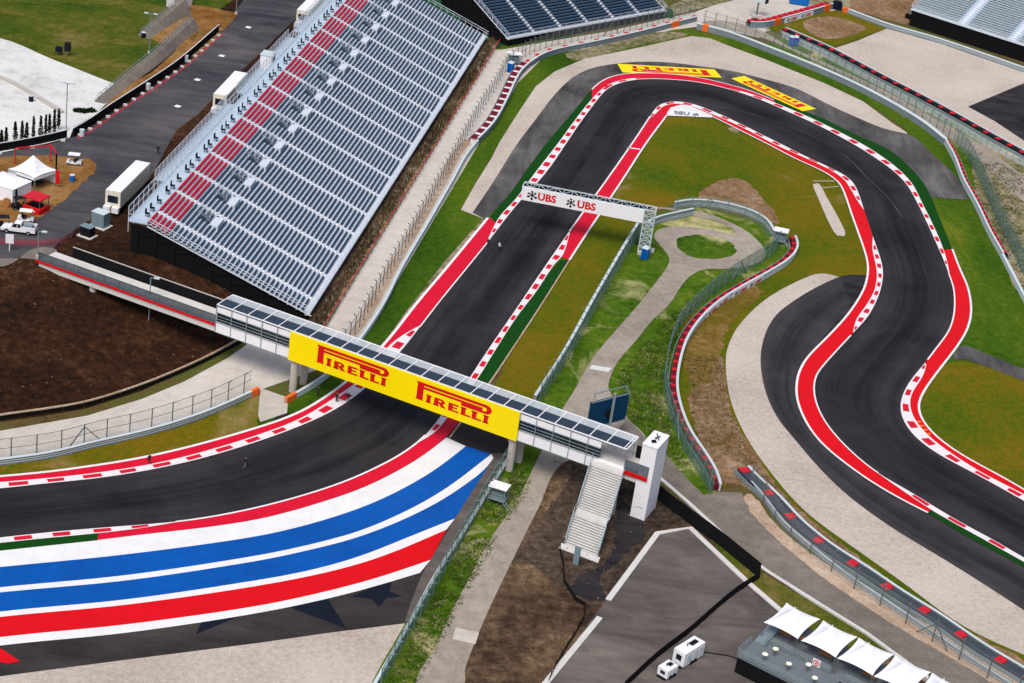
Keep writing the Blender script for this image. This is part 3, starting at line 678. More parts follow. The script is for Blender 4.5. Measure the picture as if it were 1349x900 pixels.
# ------------------------------------------------------------------ terrace, bank
F1 = at(402, 412, 1.5); F2 = at(637, 47, 1.5); SL = (F2 - F1).length
su = (F2 - F1).normalized(); sv = Vector((-su.y, su.x, 0)); F1.z = 0; F2.z = 0
SD = 28.5
def stp(s, d, z=0): return F1 + su * s + sv * d + Vector((0, 0, z))
far = su * 220
T0 = [at(-260, 330, PZ), at(-60, 352, PZ), at(0, 345, PZ), at(30, 338, PZ), at(62, 343, PZ), at(100, 340, PZ), at(166, 333, PZ), stp(-.5, SD - 4, PZ), stp(30, SD - 4, PZ), stp(SL, SD - 4, PZ), stp(SL + 220, SD - 4, PZ)]
B0 = [at(-260, 590), at(-60, 568), at(0, 556), at(59, 548), at(115, 538), at(187, 515), at(322, 451), stp(-1, 3), stp(30, 3), stp(SL, 3), stp(SL + 220, 3)]
def loft(name, lo, hi, n, m, mat, amp=.0):
    mb = MB(); a = []
    for p, q in zip(lo, hi):
        a.append([p.lerp(q, j / m) for j in range(m + 1)])
    rows = []
    for i in range(len(a) - 1):
        for k in range(n):
            rows.append([a[i][j].lerp(a[i + 1][j], k / n) for j in range(m + 1)])
    rows.append(a[-1])
    for r in rows:
        for j in range(1, m):
            p = r[j]; t = j / m
            p.z = hi[0].z * (t * t * (3 - 2 * t) * .5 + t * .5) + amp * (math.sin(p.x * .35 + p.y * .2) + math.sin(p.y * .47 - p.x * .13)) * .5
    w = m + 1
    mb.add([p for r in rows for p in r], [(i * w + j, (i + 1) * w + j, (i + 1) * w + j + 1, i * w + j + 1) for i in range(len(rows) - 1) for j in range(m)])
    o = mb.build(name, mat, smooth=True, kind='flat'); fix_up(o); return tag(o, kind='structure')
loft('bank', [Vector((p.x, p.y, .03)) for p in B0], [Vector((p.x, p.y, PZ)) for p in T0], 6, 12, M['dirt'], .22)
loft('slope_net', [stp(SL + .6, 3, .03), stp(SL + 8, 3, .03), stp(SL + 16, 3, .03)], [stp(SL + .6, SD - 4, PZ + .12), stp(SL + 8, SD - 4, PZ + .12), stp(SL + 16, SD - 4, PZ + .12)], 6, 12, M['dgreen'], .22)
TP = [p + Vector((0, 0, .0)) for p in T0] + [stp(SL + 220, SD + 600, PZ), stp(-150, SD + 600, PZ)]
sheet('terrace', [Vector((p.x, p.y, PZ)) for p in TP], M['dirt'], 0, PZ)
def tat(x, y): return at(x, y, PZ)
sheet('terrace_road', [(-80,330),(0,345),(30,338),(62,340),(75,322),(100,302),(138,276),(178,262),(205,222),(232,172),(262,150),(292,118),(345,68),(405,10),(440,-40),(325,-40),(321,0),(303,25),(287,44),(250,80),(196,119),(143,152),(100,180),(60,192),(0,202),(-80,212)], M['road'], 1, PZ)
ssheet('dirt', [(-60,216),(0,208),(60,205),(90,208),(118,211),(126,216),(126,224),(112,238),(90,258),(60,282),(48,290),(20,298),(-60,300)], M['dirtO'], 2, PZ)
ssheet('road_edge', [(-40,343),(0,352),(20,345),(40,330),(60,326),(75,330),(62,343),(30,341)], M['pathgrey'], 3, PZ)
sheet('hill_lawn', [(-60,45),(0,50),(20,58),(60,77),(100,92),(140,108),(160,113),(192,90),(260,40),(296,8),(330,-15),(330,-60),(-60,-60)], M['hill'], 2, PZ)
ssheet('dirt', [(196,48),(225,18),(240,6),(256,7),(308,17),(311,22),(290,44),(262,70),(245,76),(232,66),(212,58)], M['dirtO'], 3, PZ)
sheet('dirt', [(135,145),(160,116),(200,96),(262,40),(287,38),(250,72),(196,112),(143,146)], M['dirtO'], 3, PZ)
sheet('plaza', smooth_line([at(x, y, PZ) for x, y in [(-60,45),(0,51),(27,60),(60,75),(100,91),(140,107),(158,113)]], 2) + [at(x, y, PZ) for x, y in [(140,137),(128,150),(97,168),(92,182),(60,190),(0,202),(-60,212)]], M['plaza'], 4, PZ)
# low curved terrace wall in the plaza and litter
pw = crv([(-40,92),(0,103),(20,112),(45,127),(68,141),(82,150)], PZ, 1.5)
o = wallmb(MB(), pw, .5, .8).build('seat_wall', M['conc']); tag(o, 'low curved concrete seat wall crossing the pale plaza', 'wall')

# ------------------------------------------------------------------ grandstands
def grandstand(label, O, u, v, L, n, tread, rise, zf, ns, seatm, redrows=0, deck='alu', base=0.0, back=3.0, vom=None, skirt='black', zground=0.0, ends=True, riser='aluD', aisle_w=1.25, seat_d=.32, a0=None, pitch=8.7):
    root = empty('grandstand', O, label, 'grandstand')
    P = lambda s, d, z: O + u * s + v * d + Vector((0, 0, z))
    if a0: bd = [0.0] + [a0 + k * pitch for k in range(int((L - a0 - 2) / pitch) + 1)] + [L]
    else: bd = [L * j / ns for j in range(ns + 1)]
    ns = len(bd) - 1
    # stepped deck
    mb = MB()
    for k in range(n):
        z = zf + rise * k; d = tread * k
        mb.m = 0; mb.quad(P(0, d, z), P(L, d, z), P(L, d + tread, z), P(0, d + tread, z))
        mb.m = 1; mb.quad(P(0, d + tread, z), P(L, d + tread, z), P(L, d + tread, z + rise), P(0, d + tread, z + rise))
    mb.build('stepped_deck', [M[deck], M[riser]], root, kind='flat')
    zb = zf + rise * n; db = tread * n
    mb = MB().hexa([P(-.1, db, zb - .3), P(L + .1, db, zb - .3), P(L + .1, db + back, zb - .3), P(-.1, db + back, zb - .3), P(-.1, db, zb), P(L + .1, db, zb), P(L + .1, db + back, zb), P(-.1, db + back, zb)])
    mb.build('rear_walkway', M['aluL'], root)
    # benches, one part per row
    for k in range(n):
        sd0 = seat_d; seat_d = seat_d + (.09 if k >= n - redrows else 0)
        z = zf + rise * k; d = tread * k + (tread - seat_d)
        mb = MB()
        for j in range(ns):
            a = bd[j] + (aisle_w / 2 if j else .12); b = bd[j + 1] - (aisle_w / 2 if j < ns - 1 else .12)
            segs = [(a, b)]
            if vom and 0 < j < ns - 1 and vom[0] <= k < vom[1]:
                c = (a + b) / 2 + vom[2]; segs = [(a, c - 1.1), (c + 1.1, b)]
            for s0, s1 in segs:
                if s1 - s0 < .5: continue
                mb.hexa([P(s0, d, z + .3), P(s1, d, z + .3), P(s1, d + seat_d, z + .3), P(s0, d + seat_d, z + .3), P(s0, d, z + .43), P(s1, d, z + .43), P(s1, d + seat_d, z + .43), P(s0, d + seat_d, z + .43)])
                pass
        seat_d = sd0
        o = mb.build('bench_row', M['seatR' if k >= n - redrows else seatm], root)
        if k >= n - redrows: o['label'] = 'red bench row at the top of the stand'
    # aisle steps
    for j in range(1, ns):
        mb = MB(); s = bd[j]
        for k in range(n):
            z = zf + rise * k; d = tread * k
            mb.hexa([P(s - .5, d + tread * .5, z + .002), P(s + .5, d + tread * .5, z + .002), P(s + .5, d + tread, z + .002), P(s - .5, d + tread, z + .002), P(s - .5, d + tread * .5, z + rise / 2), P(s + .5, d + tread * .5, z + rise / 2), P(s + .5, d + tread, z + rise / 2), P(s - .5, d + tread, z + rise / 2)])
        mb.build('aisle_steps', M['whiteS'], root)
    # entrances with their rails
    if vom:
        for j in range(1, ns - 1):
            c = (bd[j] + bd[j + 1]) / 2 + vom[2]; k0, k1 = vom[0], vom[1]
            z0 = zf + rise * k0; d0 = tread * k0; d1 = tread * k1; z1 = zf + rise * k1
            mb = MB(); mb.m = 0
            mb.hexa([P(c - .95, d0 + 1.0, z0 - .2), P(c + .95, d0 + 1.0, z0 - .2), P(c + .95, d1, z0 - .2), P(c - .95, d1, z0 - .2), P(c - .95, d0 + 1.0, z0 + rise * 1.2), P(c + .95, d0 + 1.0, z0 + rise * 1.2), P(c + .95, d1, z1 + .1), P(c - .95, d1, z1 + .1)])
            mb.m = 1
            for q in (-1.0, 1.0):
                for dd, zz in ((d0 + .9, z0), ((d0 + d1) / 2, (z0 + z1) / 2), (d1, z1)): mb.bar(P(c + q, dd, zz), P(c + q, dd, zz + 1.2), .07)
                mb.bar(P(c + q, d0 + .9, z0 + 1.2), P(c + q, d1, z1 + 1.2), .07); mb.bar(P(c + q, d0 + .9, z0 + .9), P(c + q, d1, z1 + .9), .07)
            mb.bar(P(c - 1.0, d1, z1 + 1.5), P(c + 1.0, d1, z1 + 1.2), .08); mb.bar(P(c - 1.0, d1, z1 + .9), P(c + 1.0, d1, z1 + .7), .06)
            mb.bar(P(c - 1.0, (d0 + d1) / 2, (z0 + z1) / 2 + 1.2), P(c + 1.0, (d0 + d1) / 2, (z0 + z1) / 2 + 1.2), .06)
            mb.m = 2
            mb.hexa([P(c - 1.6, d0 - .6, z0 - .3), P(c + 1.6, d0 - .6, z0 - .3), P(c + 1.6, d0 + .7, z0 - .3), P(c - 1.6, d0 + .7, z0 - .3), P(c - 1.6, d0 - .6, z0 + .5), P(c + 1.6, d0 - .6, z0 + .5), P(c + 1.6, d0 + .7, z0 + .5), P(c - 1.6, d0 + .7, z0 + .5)])
            mb.build('entrance', [M['roofD'], M['steel'], M['alu']], root)
    # front fascia and rail
    mb = MB().hexa([P(-.1, -.7, zf - .35), P(L + .1, -.7, zf - .35), P(L + .1, 0, zf - .35), P(-.1, 0, zf - .35), P(-.1, -.7, zf), P(L + .1, -.7, zf), P(L + .1, 0, zf), P(-.1, 0, zf)])
    mb.build('front_walkway', M['alu'], root)
    mb = MB()
    for s in [L * i / int(L / 2.4) for i in range(int(L / 2.4) + 1)]: mb.bar(P(s, -1.05, zf), P(s, -1.05, zf + 1), .06)
    for zz in (.5, 1.0): mb.bar(P(0, -1.05, zf + zz), P(L, -1.05, zf + zz), .06)
    mb.quad(P(0, -1.0, zf + .1), P(L, -1.0, zf + .1), P(L, -1.0, zf + .95), P(0, -1.0, zf + .95))
    mb.build('front_rail', M['netW'] if False else M['alu'], root) if False else None
    fr = MB()
    for s in [L * i / int(L / 2.4) for i in range(int(L / 2.4) + 1)]: fr.bar(P(s, -.65, zf), P(s, -.65, zf + 1), .05)
    for zz in (.5, 1.0): fr.bar(P(0, -.65, zf + zz), P(L, -.65, zf + zz), .05)
    fr.build('front_rail', M['alu'], root)
    # black sheets under the seats: mesh cladding, with the shade there painted in
    mb = MB(); mb.quad(P(0, -.4, zground), P(L, -.4, zground), P(L, -.4, zf - .36), P(0, -.4, zf - .36)).build('front_shade_skirt', M[skirt], root, kind='flat')
    for s, nm in ((.15, 'side_shade_skirt'), (L - .15, 'side_shade_skirt')):
        mb = MB().quad(P(s, .3, zground), P(s, db + back - .4, zground), P(s, db + back - .4, zb - .6), P(s, db, zb - .9), P(s, .3, zf - .6))
        mb.build(nm, M[skirt], root, kind='flat')
    # side stringers, rails, scaffold legs
    for s in (-.12, L + .12):
        mb = MB(); mb.bar(P(s, -1, zf - .3), P(s, db, zb - .5), .1, .2); mb.bar(P(s, -1, zf + 1.0), P(s, db, zb + 1.0), .08)
        mb.bar(P(s, -1, zf + .5), P(s, db, zb + .5), .06); mb.bar(P(s, db, zb + 1.0), P(s, db + back, zb + 1.0), .08)
        for k in range(0, n + 1, 2): mb.bar(P(s, tread * k, zf + rise * k - .3), P(s, tread * k, zf + rise * k + 1.0), .08)
        mb.build('side_rail', M['alu'], root)
        mb = MB()
        for k in range(0, int((db + back) / 3) + 1):
            d = 3.0 * k; z = zf + rise * min(d / tread, n); mb.bar(P(s + (.2 if s < 0 else -.2) * 0, d, zground), P(s, d, z - .4), .11)
            if k: mb.bar(P(s, d - 3, z - rise * 3 / tread * .5 - 1), P(s, d, z - 2.2), .07)
        mb.build('scaffold', M['rubber'], root)
    # rear mesh fence
    mb = MB(); mb.quad(P(0, db + back, zb), P(L, db + back, zb), P(L, db + back, zb + 2.2), P(0, db + back, zb + 2.2))
    mb.build('rear_mesh', M['netL'], root, kind='flat')
    mb = MB()
    for i in range(int(L / 2.2) + 1): mb.bar(P(i * 2.2, db + back, zb - 2.0), P(i * 2.2, db + back, zb + 2.2), .09)
    for zz in (.02, 1.1, 2.2): mb.bar(P(0, db + back, zb + zz), P(L, db + back, zb + zz), .08)
    mb.build('rear_posts', M['alu'], root)
    return root, P
NROW = 36; tread = 25.5 / NROW; rise = 9.75 / NROW
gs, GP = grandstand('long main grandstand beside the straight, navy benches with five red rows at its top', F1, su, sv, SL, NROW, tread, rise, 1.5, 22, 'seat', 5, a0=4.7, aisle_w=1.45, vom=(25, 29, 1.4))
# rear stair and lower access deck behind the stand
rootc = empty('access_deck', stp(8, SD + 2, PZ), 'pale steel access deck with railings along the back of the main grandstand', 'walkway')
for a, b in ((22, 60), (66, 100), (104, SL)):
    zz = 8.6
    MB().hexa([stp(a, SD + .2, zz - .2), stp(b, SD + .2, zz - .2), stp(b, SD + 3.4, zz - .2), stp(a, SD + 3.4, zz - .2), stp(a, SD + .2, zz), stp(b, SD + .2, zz), stp(b, SD + 3.4, zz), stp(a, SD + 3.4, zz)]).build('deck', M['aluL'], rootc)
    mb = MB()
    for i in range(int((b - a) / 2) + 1):
        mb.bar(stp(a + i * 2, SD + 3.4, PZ), stp(a + i * 2, SD + 3.4, zz + 1.6), .09)
        if i % 2: mb.bar(stp(a + i * 2, SD + 3.4, PZ), stp(a + i * 2 + 2, SD + 3.4, zz), .06)
    for q in (.6, 1.1, 1.6): mb.bar(stp(a, SD + 3.4, zz + q), stp(b, SD + 3.4, zz + q), .07)
    mb.build('railing', M['alu'], rootc)
    MB().quad(stp(a, SD + 3.42, zz), stp(b, SD + 3.42, zz), stp(b, SD + 3.42, zz + 1.6), stp(a, SD + 3.42, zz + 1.6)).build('mesh_panel', M['netL'], rootc, kind='flat')
# folding chairs along the upper walkway
zb = 1.5 + 9.75
def chair_mb():
    m = MB(); m.box((0, 0, .42), .5, .5, .07); m.box((0, .24, .45), .5, .07, .55)
    for x in (-.2, .2):
        for y in (-.2, .2): m.bar((x, y, 0), (x, y, .42), .05)
    return m
ch = None; rz = math.atan2(su.y, su.x)
for i in range(44):
    s = 1.2 + i * 3.15 + (.9 if i % 3 == 0 else 0)
    if s > SL - 1: break
    p = stp(s, 25.5 + .75, zb)
    if ch is None:
        ch = chair_mb().build('platform_chair', M['navy']); o = ch
    else:
        o = ch.copy(); COL.objects.link(o)
    o.scale = (1.25, 1.2, 1.35); o.location = p; o.rotation_euler = (0, 0, rz + random.uniform(-.15, .15))
    tag(o, 'dark chair standing in the line along the pale top walkway of the main grandstand', 'chair', 'dark chairs in a line along the top walkway')
# second grandstand, top
g0 = at(667, 49, 2.0); g1 = at(874, 12, 2.0); gu = (g1 - g0).normalized(); gv = Vector((-gu.y, gu.x, 0)); g0.z = 0
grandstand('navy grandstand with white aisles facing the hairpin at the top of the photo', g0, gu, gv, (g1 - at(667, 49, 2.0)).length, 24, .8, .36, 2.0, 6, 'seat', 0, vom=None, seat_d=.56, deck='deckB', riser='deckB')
# third grandstand, top right
h0 = at(1203, 11, 4.2); h1 = at(1400, 74, 4.2); hu = (h1 - h0).normalized(); hv = Vector((-hu.y, hu.x, 0)); h0.z = 0
grandstand('pale grey grandstand above a black skirt in the upper right corner', h0, hu, hv, 52, 26, .8, .34, 4.2, 4, 'seatP', 0, deck='aluL', vom=None, aisle_w=2.6, seat_d=.42)
cb = at(1192, 24, 0); cu_ = (at(1400, 92, 0) - cb).normalized()
mb = MB(); P = [cb, cb + cu_ * 48]
o = wallmb(MB(), P, 1.3, .2).build('fabric_fence', M['black']); tag(o, 'low black fabric fence in front of the pale grey grandstand', 'fence')
rl = empty('stand_rail', P[0], 'grey handrail with flat panels below the pale grandstand', 'railing')
q = MB(); vv = Vector((-cu_.y, cu_.x, 0))
for p, d in every([P[0] + vv * 1.5, P[1] + vv * 1.5], 2.2): q.bar(p, p + Vector((0, 0, 2.4)), .1)
q.build('post', M['steelD'], rl); q = MB()
for i, (p, d) in enumerate(every([P[0] + vv * 1.5, P[1] + vv * 1.5], 2.2)):
    if i % 4 != 3: q.hexa([p + Vector((0, 0, 1.6)), p + d * 1.9 + Vector((0, 0, 1.6)), p + d * 1.9 + vv * .1 + Vector((0, 0, 1.6)), p + vv * .1 + Vector((0, 0, 1.6)), p + Vector((0, 0, 2.2)), p + d * 1.9 + Vector((0, 0, 2.2)), p + d * 1.9 + vv * .1 + Vector((0, 0, 2.2)), p + vv * .1 + Vector((0, 0, 2.2))])
q.build('panel', M['wallgrey'], rl)

# ------------------------------------------------------------------ footbridge
ZT, ZB, ZF = 9.7, 5.3, 6.6
BA = at(384.5, 436, ZT); bu = (at(687, 543, ZT) - BA).normalized(); bu.z = 0; bu.normalize(); bv = Vector((-bu.y, bu.x, 0))
BO = Vector((BA.x, BA.y, 0)); WB = 4.0
def bp(s, d, z): return BO + bu * s + bv * d + Vector((0, 0, z))
def s_at(x, y, z): return (at(x, y, z) - BO).dot(bu)
sE = s_at(825, 593, ZT); sC = s_at(290, 399, ZT); sL = s_at(58, 345, ZB + .6); sS = 36.14
st0 = (at(778.5, 611, ZF) - BO).dot(bu) + .5; st1 = st0 + 4.6
br = empty('footbridge', bp(18, 0, 0), 'long covered footbridge with dark roof panels crossing the track, open ramp at left', 'bridge')
def bbox(s0, s1, d0, d1, z0, z1): return [bp(s0, d0, z0), bp(s1, d0, z0), bp(s1, d1, z0), bp(s0, d1, z0), bp(s0, d0, z1), bp(s1, d0, z1), bp(s1, d1, z1), bp(s0, d1, z1)]
sT = (at(848.3, 687.3) - BO).dot(bu) - .6
MB().hexa(bbox(sL, sT, .05, WB, ZB, ZF)).build('deck', M['concW'], br)
# near parapet right and left of the advert, recessed dark band, upper fascia
MB().hexa(bbox(sC, sE, -.05, .04, ZB, 7.0)).build('parapet', M['whiteS'], br)
MB().hexa(bbox(sC, st0, .12, .2, 7.0, 8.5)).build('side_screen', M['glassD'], br)
MB().hexa(bbox(sC, st0, .02, .1, 8.5, 9.35)).build('upper_fascia', M['whiteS'], br)
mb = MB()
for i in range(int((sE - sC) / 2.55) + 1):
    s = sC + i * 2.55
    if s > st0 + .3: break
    mb.bar(bp(s, -.12, ZB), bp(s, -.12, ZT), .09)
for z in (ZB + .05, 7.0, 7.5, 8.0, 8.5): mb.bar(bp(sC, -.12, z), bp(st0, -.12, z), .07)
mb.build('side_frame', M['steel'], br)
# roof
mb = MB(); mg = MB(); fr = MB(); n = int((sE - sC) / 2.55)
for i in range(n + 1):
    a = sC + i * 2.55; b = min(a + 2.55, sE)
    if b - a < .3: break
    mb.quad(bp(a + .06, .08, ZT - .05), bp(b - .06, .08, ZT - .05), bp(b - .06, 2.35, ZT - .02), bp(a + .06, 2.35, ZT - .02))
    mg.quad(bp(a + .06, 2.35, ZT - .02), bp(b - .06, 2.35, ZT - .02), bp(b - .06, WB, ZT), bp(a + .06, WB, ZT))
    fr.bar(bp(a, 0, ZT), bp(a, WB, ZT), .13)
for s in (sE,): fr.bar(bp(s, 0, ZT), bp(s, WB, ZT), .14)
for d in (0, WB): fr.bar(bp(sC, d, ZT), bp(sE, d, ZT), .14)
mb.build('roof_panel', M['roofD'], br); mg.build('mesh_roof', M['netW'], br, kind='flat')
fr.build('roof_frame', M['whiteS'], br)
o = MB().hexa(bbox(sC, sE, WB, WB + .06, 7.2, 7.25)).build('far_ledge', M['steel'], br)
MB().quad(bp(sC, WB, ZF), bp(sE, WB, ZF), bp(sE, WB, ZT), bp(sC, WB, ZT)).build('far_mesh', M['netW'], br, kind='flat')
mb = MB()
for i in range(n + 1): mb.bar(bp(sC + i * 2.55, WB, ZB), bp(sC + i * 2.55, WB, ZT), .09)
for z in (7.2, 8.4): mb.bar(bp(sC, WB, z), bp(sE, WB, z), .06)
mb.build('far_frame', M['steel'], br)
# open ramp at the left: grey mesh parapet, red stripe, pale fascia
MB().hexa(bbox(sL, sC, -.02, .05, ZF + .02, ZF + 1.35)).build('mesh_parapet', M['netD'], br)
mb = MB()
for i in range(int((sC - sL) / 2.4) + 1): mb.bar(bp(sL + i * 2.4, -.06, ZF), bp(sL + i * 2.4, -.06, ZF + 1.4), .08)
mb.bar(bp(sL, -.06, ZF + 1.4), bp(sC, -.06, ZF + 1.4), .09); mb.build('parapet_rail', M['steelD'], br)
MB().hexa(bbox(sL - .5, sC, -.16, .04, ZF - .32, ZF - .02)).build('red_stripe', M['redS'], br)
MB().hexa(bbox(sE, sT, -.16, .04, ZF - .55, ZF - .02)).build('red_stripe', M['redS'], br)
MB().hexa(bbox(sE + .02, sT, -.02, .05, ZF + .02, ZF + 1.6)).build('mesh_parapet', M['netD'], br)
MB().hexa(bbox(sE + .02, sT, WB - .06, WB, ZF + .02, ZF + 1.9)).build('far_screen', M['black'], br)
# piers
for nm, (s, d) in {'a': (s_at(377, 476, ZB) + .6, .5), 'b': (s_at(377, 476, ZB) + .6, 3.4), 'c': (s_at(678, 577, ZB) - .2, .5), 'd': (s_at(678, 577, ZB) - .2, 3.4), 'e': (sC - 22, .8), 'f': (sC - 22, 3.3)}.items():
    c = bp(s, d, 0); mb = MB().cyl(c, .55, ZB - .02, 14)
    mb.build('pier', M['conc'], br, smooth=False)
for s in (s_at(377, 476, ZB) + .6, s_at(678, 577, ZB) - .2):
    MB().hexa(bbox(s - .6, s + .6, .1, WB - .1, ZB - .7, ZB - .01)).build('pier_cap', M['conc'], br)
# the big yellow advert hung on the near face
ad = empty('advert_banner', bp(18, -.25, 0), 'long yellow banner with the red word PIRELLI twice, hung on the footbridge', 'banner')
MB().hexa(bbox(0, sS, -.42, -.2, ZB, ZT + .02)).build('banner_sheet', M['yellowS'], ad)
def facept(x, y):
    o = CAM; d = (fw + (rt * (x - W0 / 2) - up * (y - H0 / 2)) / FPX); n = bv; t = (bp(0, -.42, 0) - o).dot(n) / d.dot(n); p = o + d * t
    return ((p - BO).dot(bu), p.z)
for (x0, y0, x1, y1) in ((416.5, 476, 511, 507), (547, 524, 646, 556.5)):
    s0, zlo = facept(x0, y0); s1, z1_ = facept(x1, y1)
    put(MB(), sc(tyre_word(), 0, 0, 1, 1), bp(s0, -.42, min(zlo, z1_) - .05), bu * (s1 - s0), Vector((0, 0, 2.75)), -bv, .03).build('lettering', M['redS'], ad, kind='flat')
# stairs
TLs = at(778.5, 611, ZF); G0 = at(742.7, 721); sdv = Vector((TLs.x - G0.x, TLs.y - G0.y, 0)); run_ = sdv.length; sdv.normalize()
SO = Vector((TLs.x, TLs.y, 0)); SW = 4.55
back_ = -((SO - BO).dot(bv)) / sdv.dot(bv)          # from the first step back to the bridge face
def spt(s, d, z): return SO + bu * s - sdv * d + Vector((0, 0, z))
def sbox(s0, s1, d0, d1, z0, z1): return [spt(s0, d1, z0), spt(s1, d1, z0), spt(s1, d0, z0), spt(s0, d0, z0), spt(s0, d1, z1), spt(s1, d1, z1), spt(s1, d0, z1), spt(s0, d0, z1)]
stt = empty('staircase', SO, 'broad pale concrete staircase with two flights leading down from the footbridge', 'staircase')
MB().hexa(sbox(0, SW, -back_ - .4, 0.02, ZF - .35, ZF + .003)).build('top_landing', M['concW'], stt)
d0 = 0.0; d1 = run_ * .47; d2 = d1 + 1.7; d3 = run_ - .5; hs = ZF
hm = hs * (1 - (d1 - d0) / ((d1 - d0) + (d3 - d2)))
def flight(da, db_, za, zb_):
    nst = max(8, int((za - zb_) / .21)); mb = MB()
    for i in range(nst):
        a = da + (db_ - da) * i / nst; b = da + (db_ - da) * (i + 1) / nst; z = za - (za - zb_) * (i + 1) / nst
        mb.m = 0; mb.hexa(sbox(0, SW, a, b, z - .35, z))
        mb.m = 1; mb.hexa(sbox(.05, SW - .05, b - .13, b + .015, z + .003, z + .015))
    mb.build('stair_flight', [M['concW'], M['steelD']], stt)
    for s in (-.07, SW + .07):
        m = MB(); m.bar(spt(s, da, za - .15), spt(s, db_, zb_ - .15), .14, .5); m.bar(spt(s, da, za + 1), spt(s, db_, zb_ + 1), .07); m.bar(spt(s, da, za + .5), spt(s, db_, zb_ + .5), .05)
        for i in range(7):
            t = i / 6; m.bar(spt(s, da + (db_ - da) * t, za + (zb_ - za) * t), spt(s, da + (db_ - da) * t, za + (zb_ - za) * t + 1), .05)
        m.build('handrail', M['steel'], stt)
flight(d0, d1, hs, hm); flight(d2, d3, hm, .12)
MB().hexa(sbox(0, SW, d1, d2, hm - .35, hm)).build('middle_landing', M['concW'], stt)
MB().hexa(sbox(-.5, SW + .5, d3 - .02, d3 + 1.3, -.1, .16)).build('bottom_slab', M['concW'], stt)
for s in (.4, SW - .4):
    MB().bar(spt(s, d1 + .8, 0), spt(s, d1 + .8, hm - .36), .4).build('stair_column', M['conc'], stt)
    MB().bar(spt(s, -.5, 0), spt(s, -.5, hs - .36), .4).build('stair_column', M['conc'], stt)
mb = MB()
for s in (-.07, SW + .07):
    for a in (-back_ + .1, 0): mb.bar(spt(s, a, hs), spt(s, a, hs + 1.05), .06)
    mb.bar(spt(s, -back_ + .1, hs + 1.05), spt(s, 0, hs + 1.05), .06)
    mb.bar(spt(s, d1, hm + 1), spt(s, d2, hm + 1), .06)
mb.build('landing_rail', M['steel'], stt)
# kiosk post at stair foot
kp = at(758, 744); k_ = empty('info_post', kp, 'slim grey information post at the foot of the white staircase', 'sign post')
MB().box(kp, .75, .3, 2.7, math.atan2(bu.y, bu.x)).build('panel', M['greybox'], k_); MB().box(kp + Vector((0, 0, .0)), 1.1, .7, .08).build('foot', M['conc'], k_)
# lift tower
Tq = at(848.3, 687.3); ta = at(830.7, 681) - Tq; tb = at(866.7, 670.7) - Tq; tb2 = Vector((-ta.y, ta.x, 0)).normalized() * -1
if tb2.dot(tb) < 0: tb2 = -tb2
tw = empty('lift_tower', Tq, 'tall plain white lift tower beside the staircase at the end of the footbridge', 'tower')
HT = 11.3; an = ta.normalized(); a_ = an * 2.08; b_ = tb2 * 4.2
def tpts(z0, z1, g=0):
    o = Tq - an * g - tb2 * g; A2 = a_ + an * 2 * g; B2 = b_ + tb2 * 2 * g
    c = [o, o + A2, o + A2 + B2, o + B2]
    return [p + Vector((0, 0, z0)) for p in c] + [p + Vector((0, 0, z1)) for p in c]
MB().hexa(tpts(0, HT)).build('shaft', M['whiteS'], tw)
mb = MB(); c = tpts(0, HT, .03)[4:]
for i in range(4): mb.bar(c[i], c[(i + 1) % 4], .1, .12)
mb.build('roof_edge', M['whiteS'], tw)
mb = MB().box(Tq + a_ * .5 + b_ * .3 + Vector((0, 0, HT + .003)), .55, .4, .3, .4); mb.build('roof_vent', M['rubber'], tw)
mb = MB().box(Tq + a_ * .5 + b_ * .62 + Vector((0, 0, HT + .003)), .9, .25, .2, .9); mb.bar(Tq + a_ * .3 + b_ * .5 + Vector((0, 0, HT)), Tq + a_ * .7 + b_ * .8 + Vector((0, 0, HT + .25)), .12); mb.build('roof_pipe', M['steelD'], tw)
vs, fs = rect(0, .3, 1, .7)
put(MB(), sc([(vs, fs)], 0, 0, 1, 1), Tq + a_ * .72 + Vector((0, 0, 1.75)), -a_ * .5, Vector((0, 0, .22)), (-tb2), .01).build('small_lettering', M['wallgrey'], tw, kind='flat')
mb = MB()
for z in (3.6, 7.4):
    q = tpts(z, z + .03, .012); mb.hexa(q)
mb.build('panel_joint', M['wallwhite'], tw)

# ------------------------------------------------------------------ advert gantry over the straight
gz0, gz1 = 5.73, 8.14
ga = at(846, 294, gz0); gb = at(686, 263, gz0); gu_ = (gb - ga); GL = gu_.length; gu_.normalize(); gu_.z = 0; gn = Vector((gu_.y, -gu_.x, 0))
if gn.y > 0: gn = -gn
gt = empty('advert_gantry', Vector((ga.x, ga.y, 0)), 'steel truss gantry reaching over the straight with a white advertising panel', 'gantry')
def gp(s, d, z): return Vector((ga.x, ga.y, 0)) + gu_ * s - gn * d + Vector((0, 0, z))   # d towards the back
MB().hexa([gp(0, 0, gz0), gp(GL, 0, gz0), gp(GL, .15, gz0), gp(0, .15, gz0), gp(0, 0, gz1), gp(GL, 0, gz1), gp(GL, .15, gz1), gp(0, .15, gz1)]).build('panel', M['whiteS'], gt)
t = MB(); Q = 2.3
for d, z in ((.25, gz0 + .2), (Q, gz0 + .2), (.25, gz1), (Q, gz1)): t.bar(gp(-1.8, d, z), gp(GL, d, z), .16)
k = 0; s = -1.8
while s < GL - .1:
    e = min(s + 1.45, GL)
    t.bar(gp(s, .25, gz1), gp(e, Q, gz1), .09) if k % 2 else t.bar(gp(s, Q, gz1), gp(e, .25, gz1), .09)
    t.bar(gp(s, Q, gz0 + .2), gp(e, Q, gz1), .09) if k % 2 else t.bar(gp(s, Q, gz1), gp(e, Q, gz0 + .2), .09)
    t.bar(gp(s, .25, gz1), gp(s, Q, gz1), .09); t.bar(gp(s, .25, gz0 + .2), gp(s, Q, gz0 + .2), .09)
    s = e; k += 1
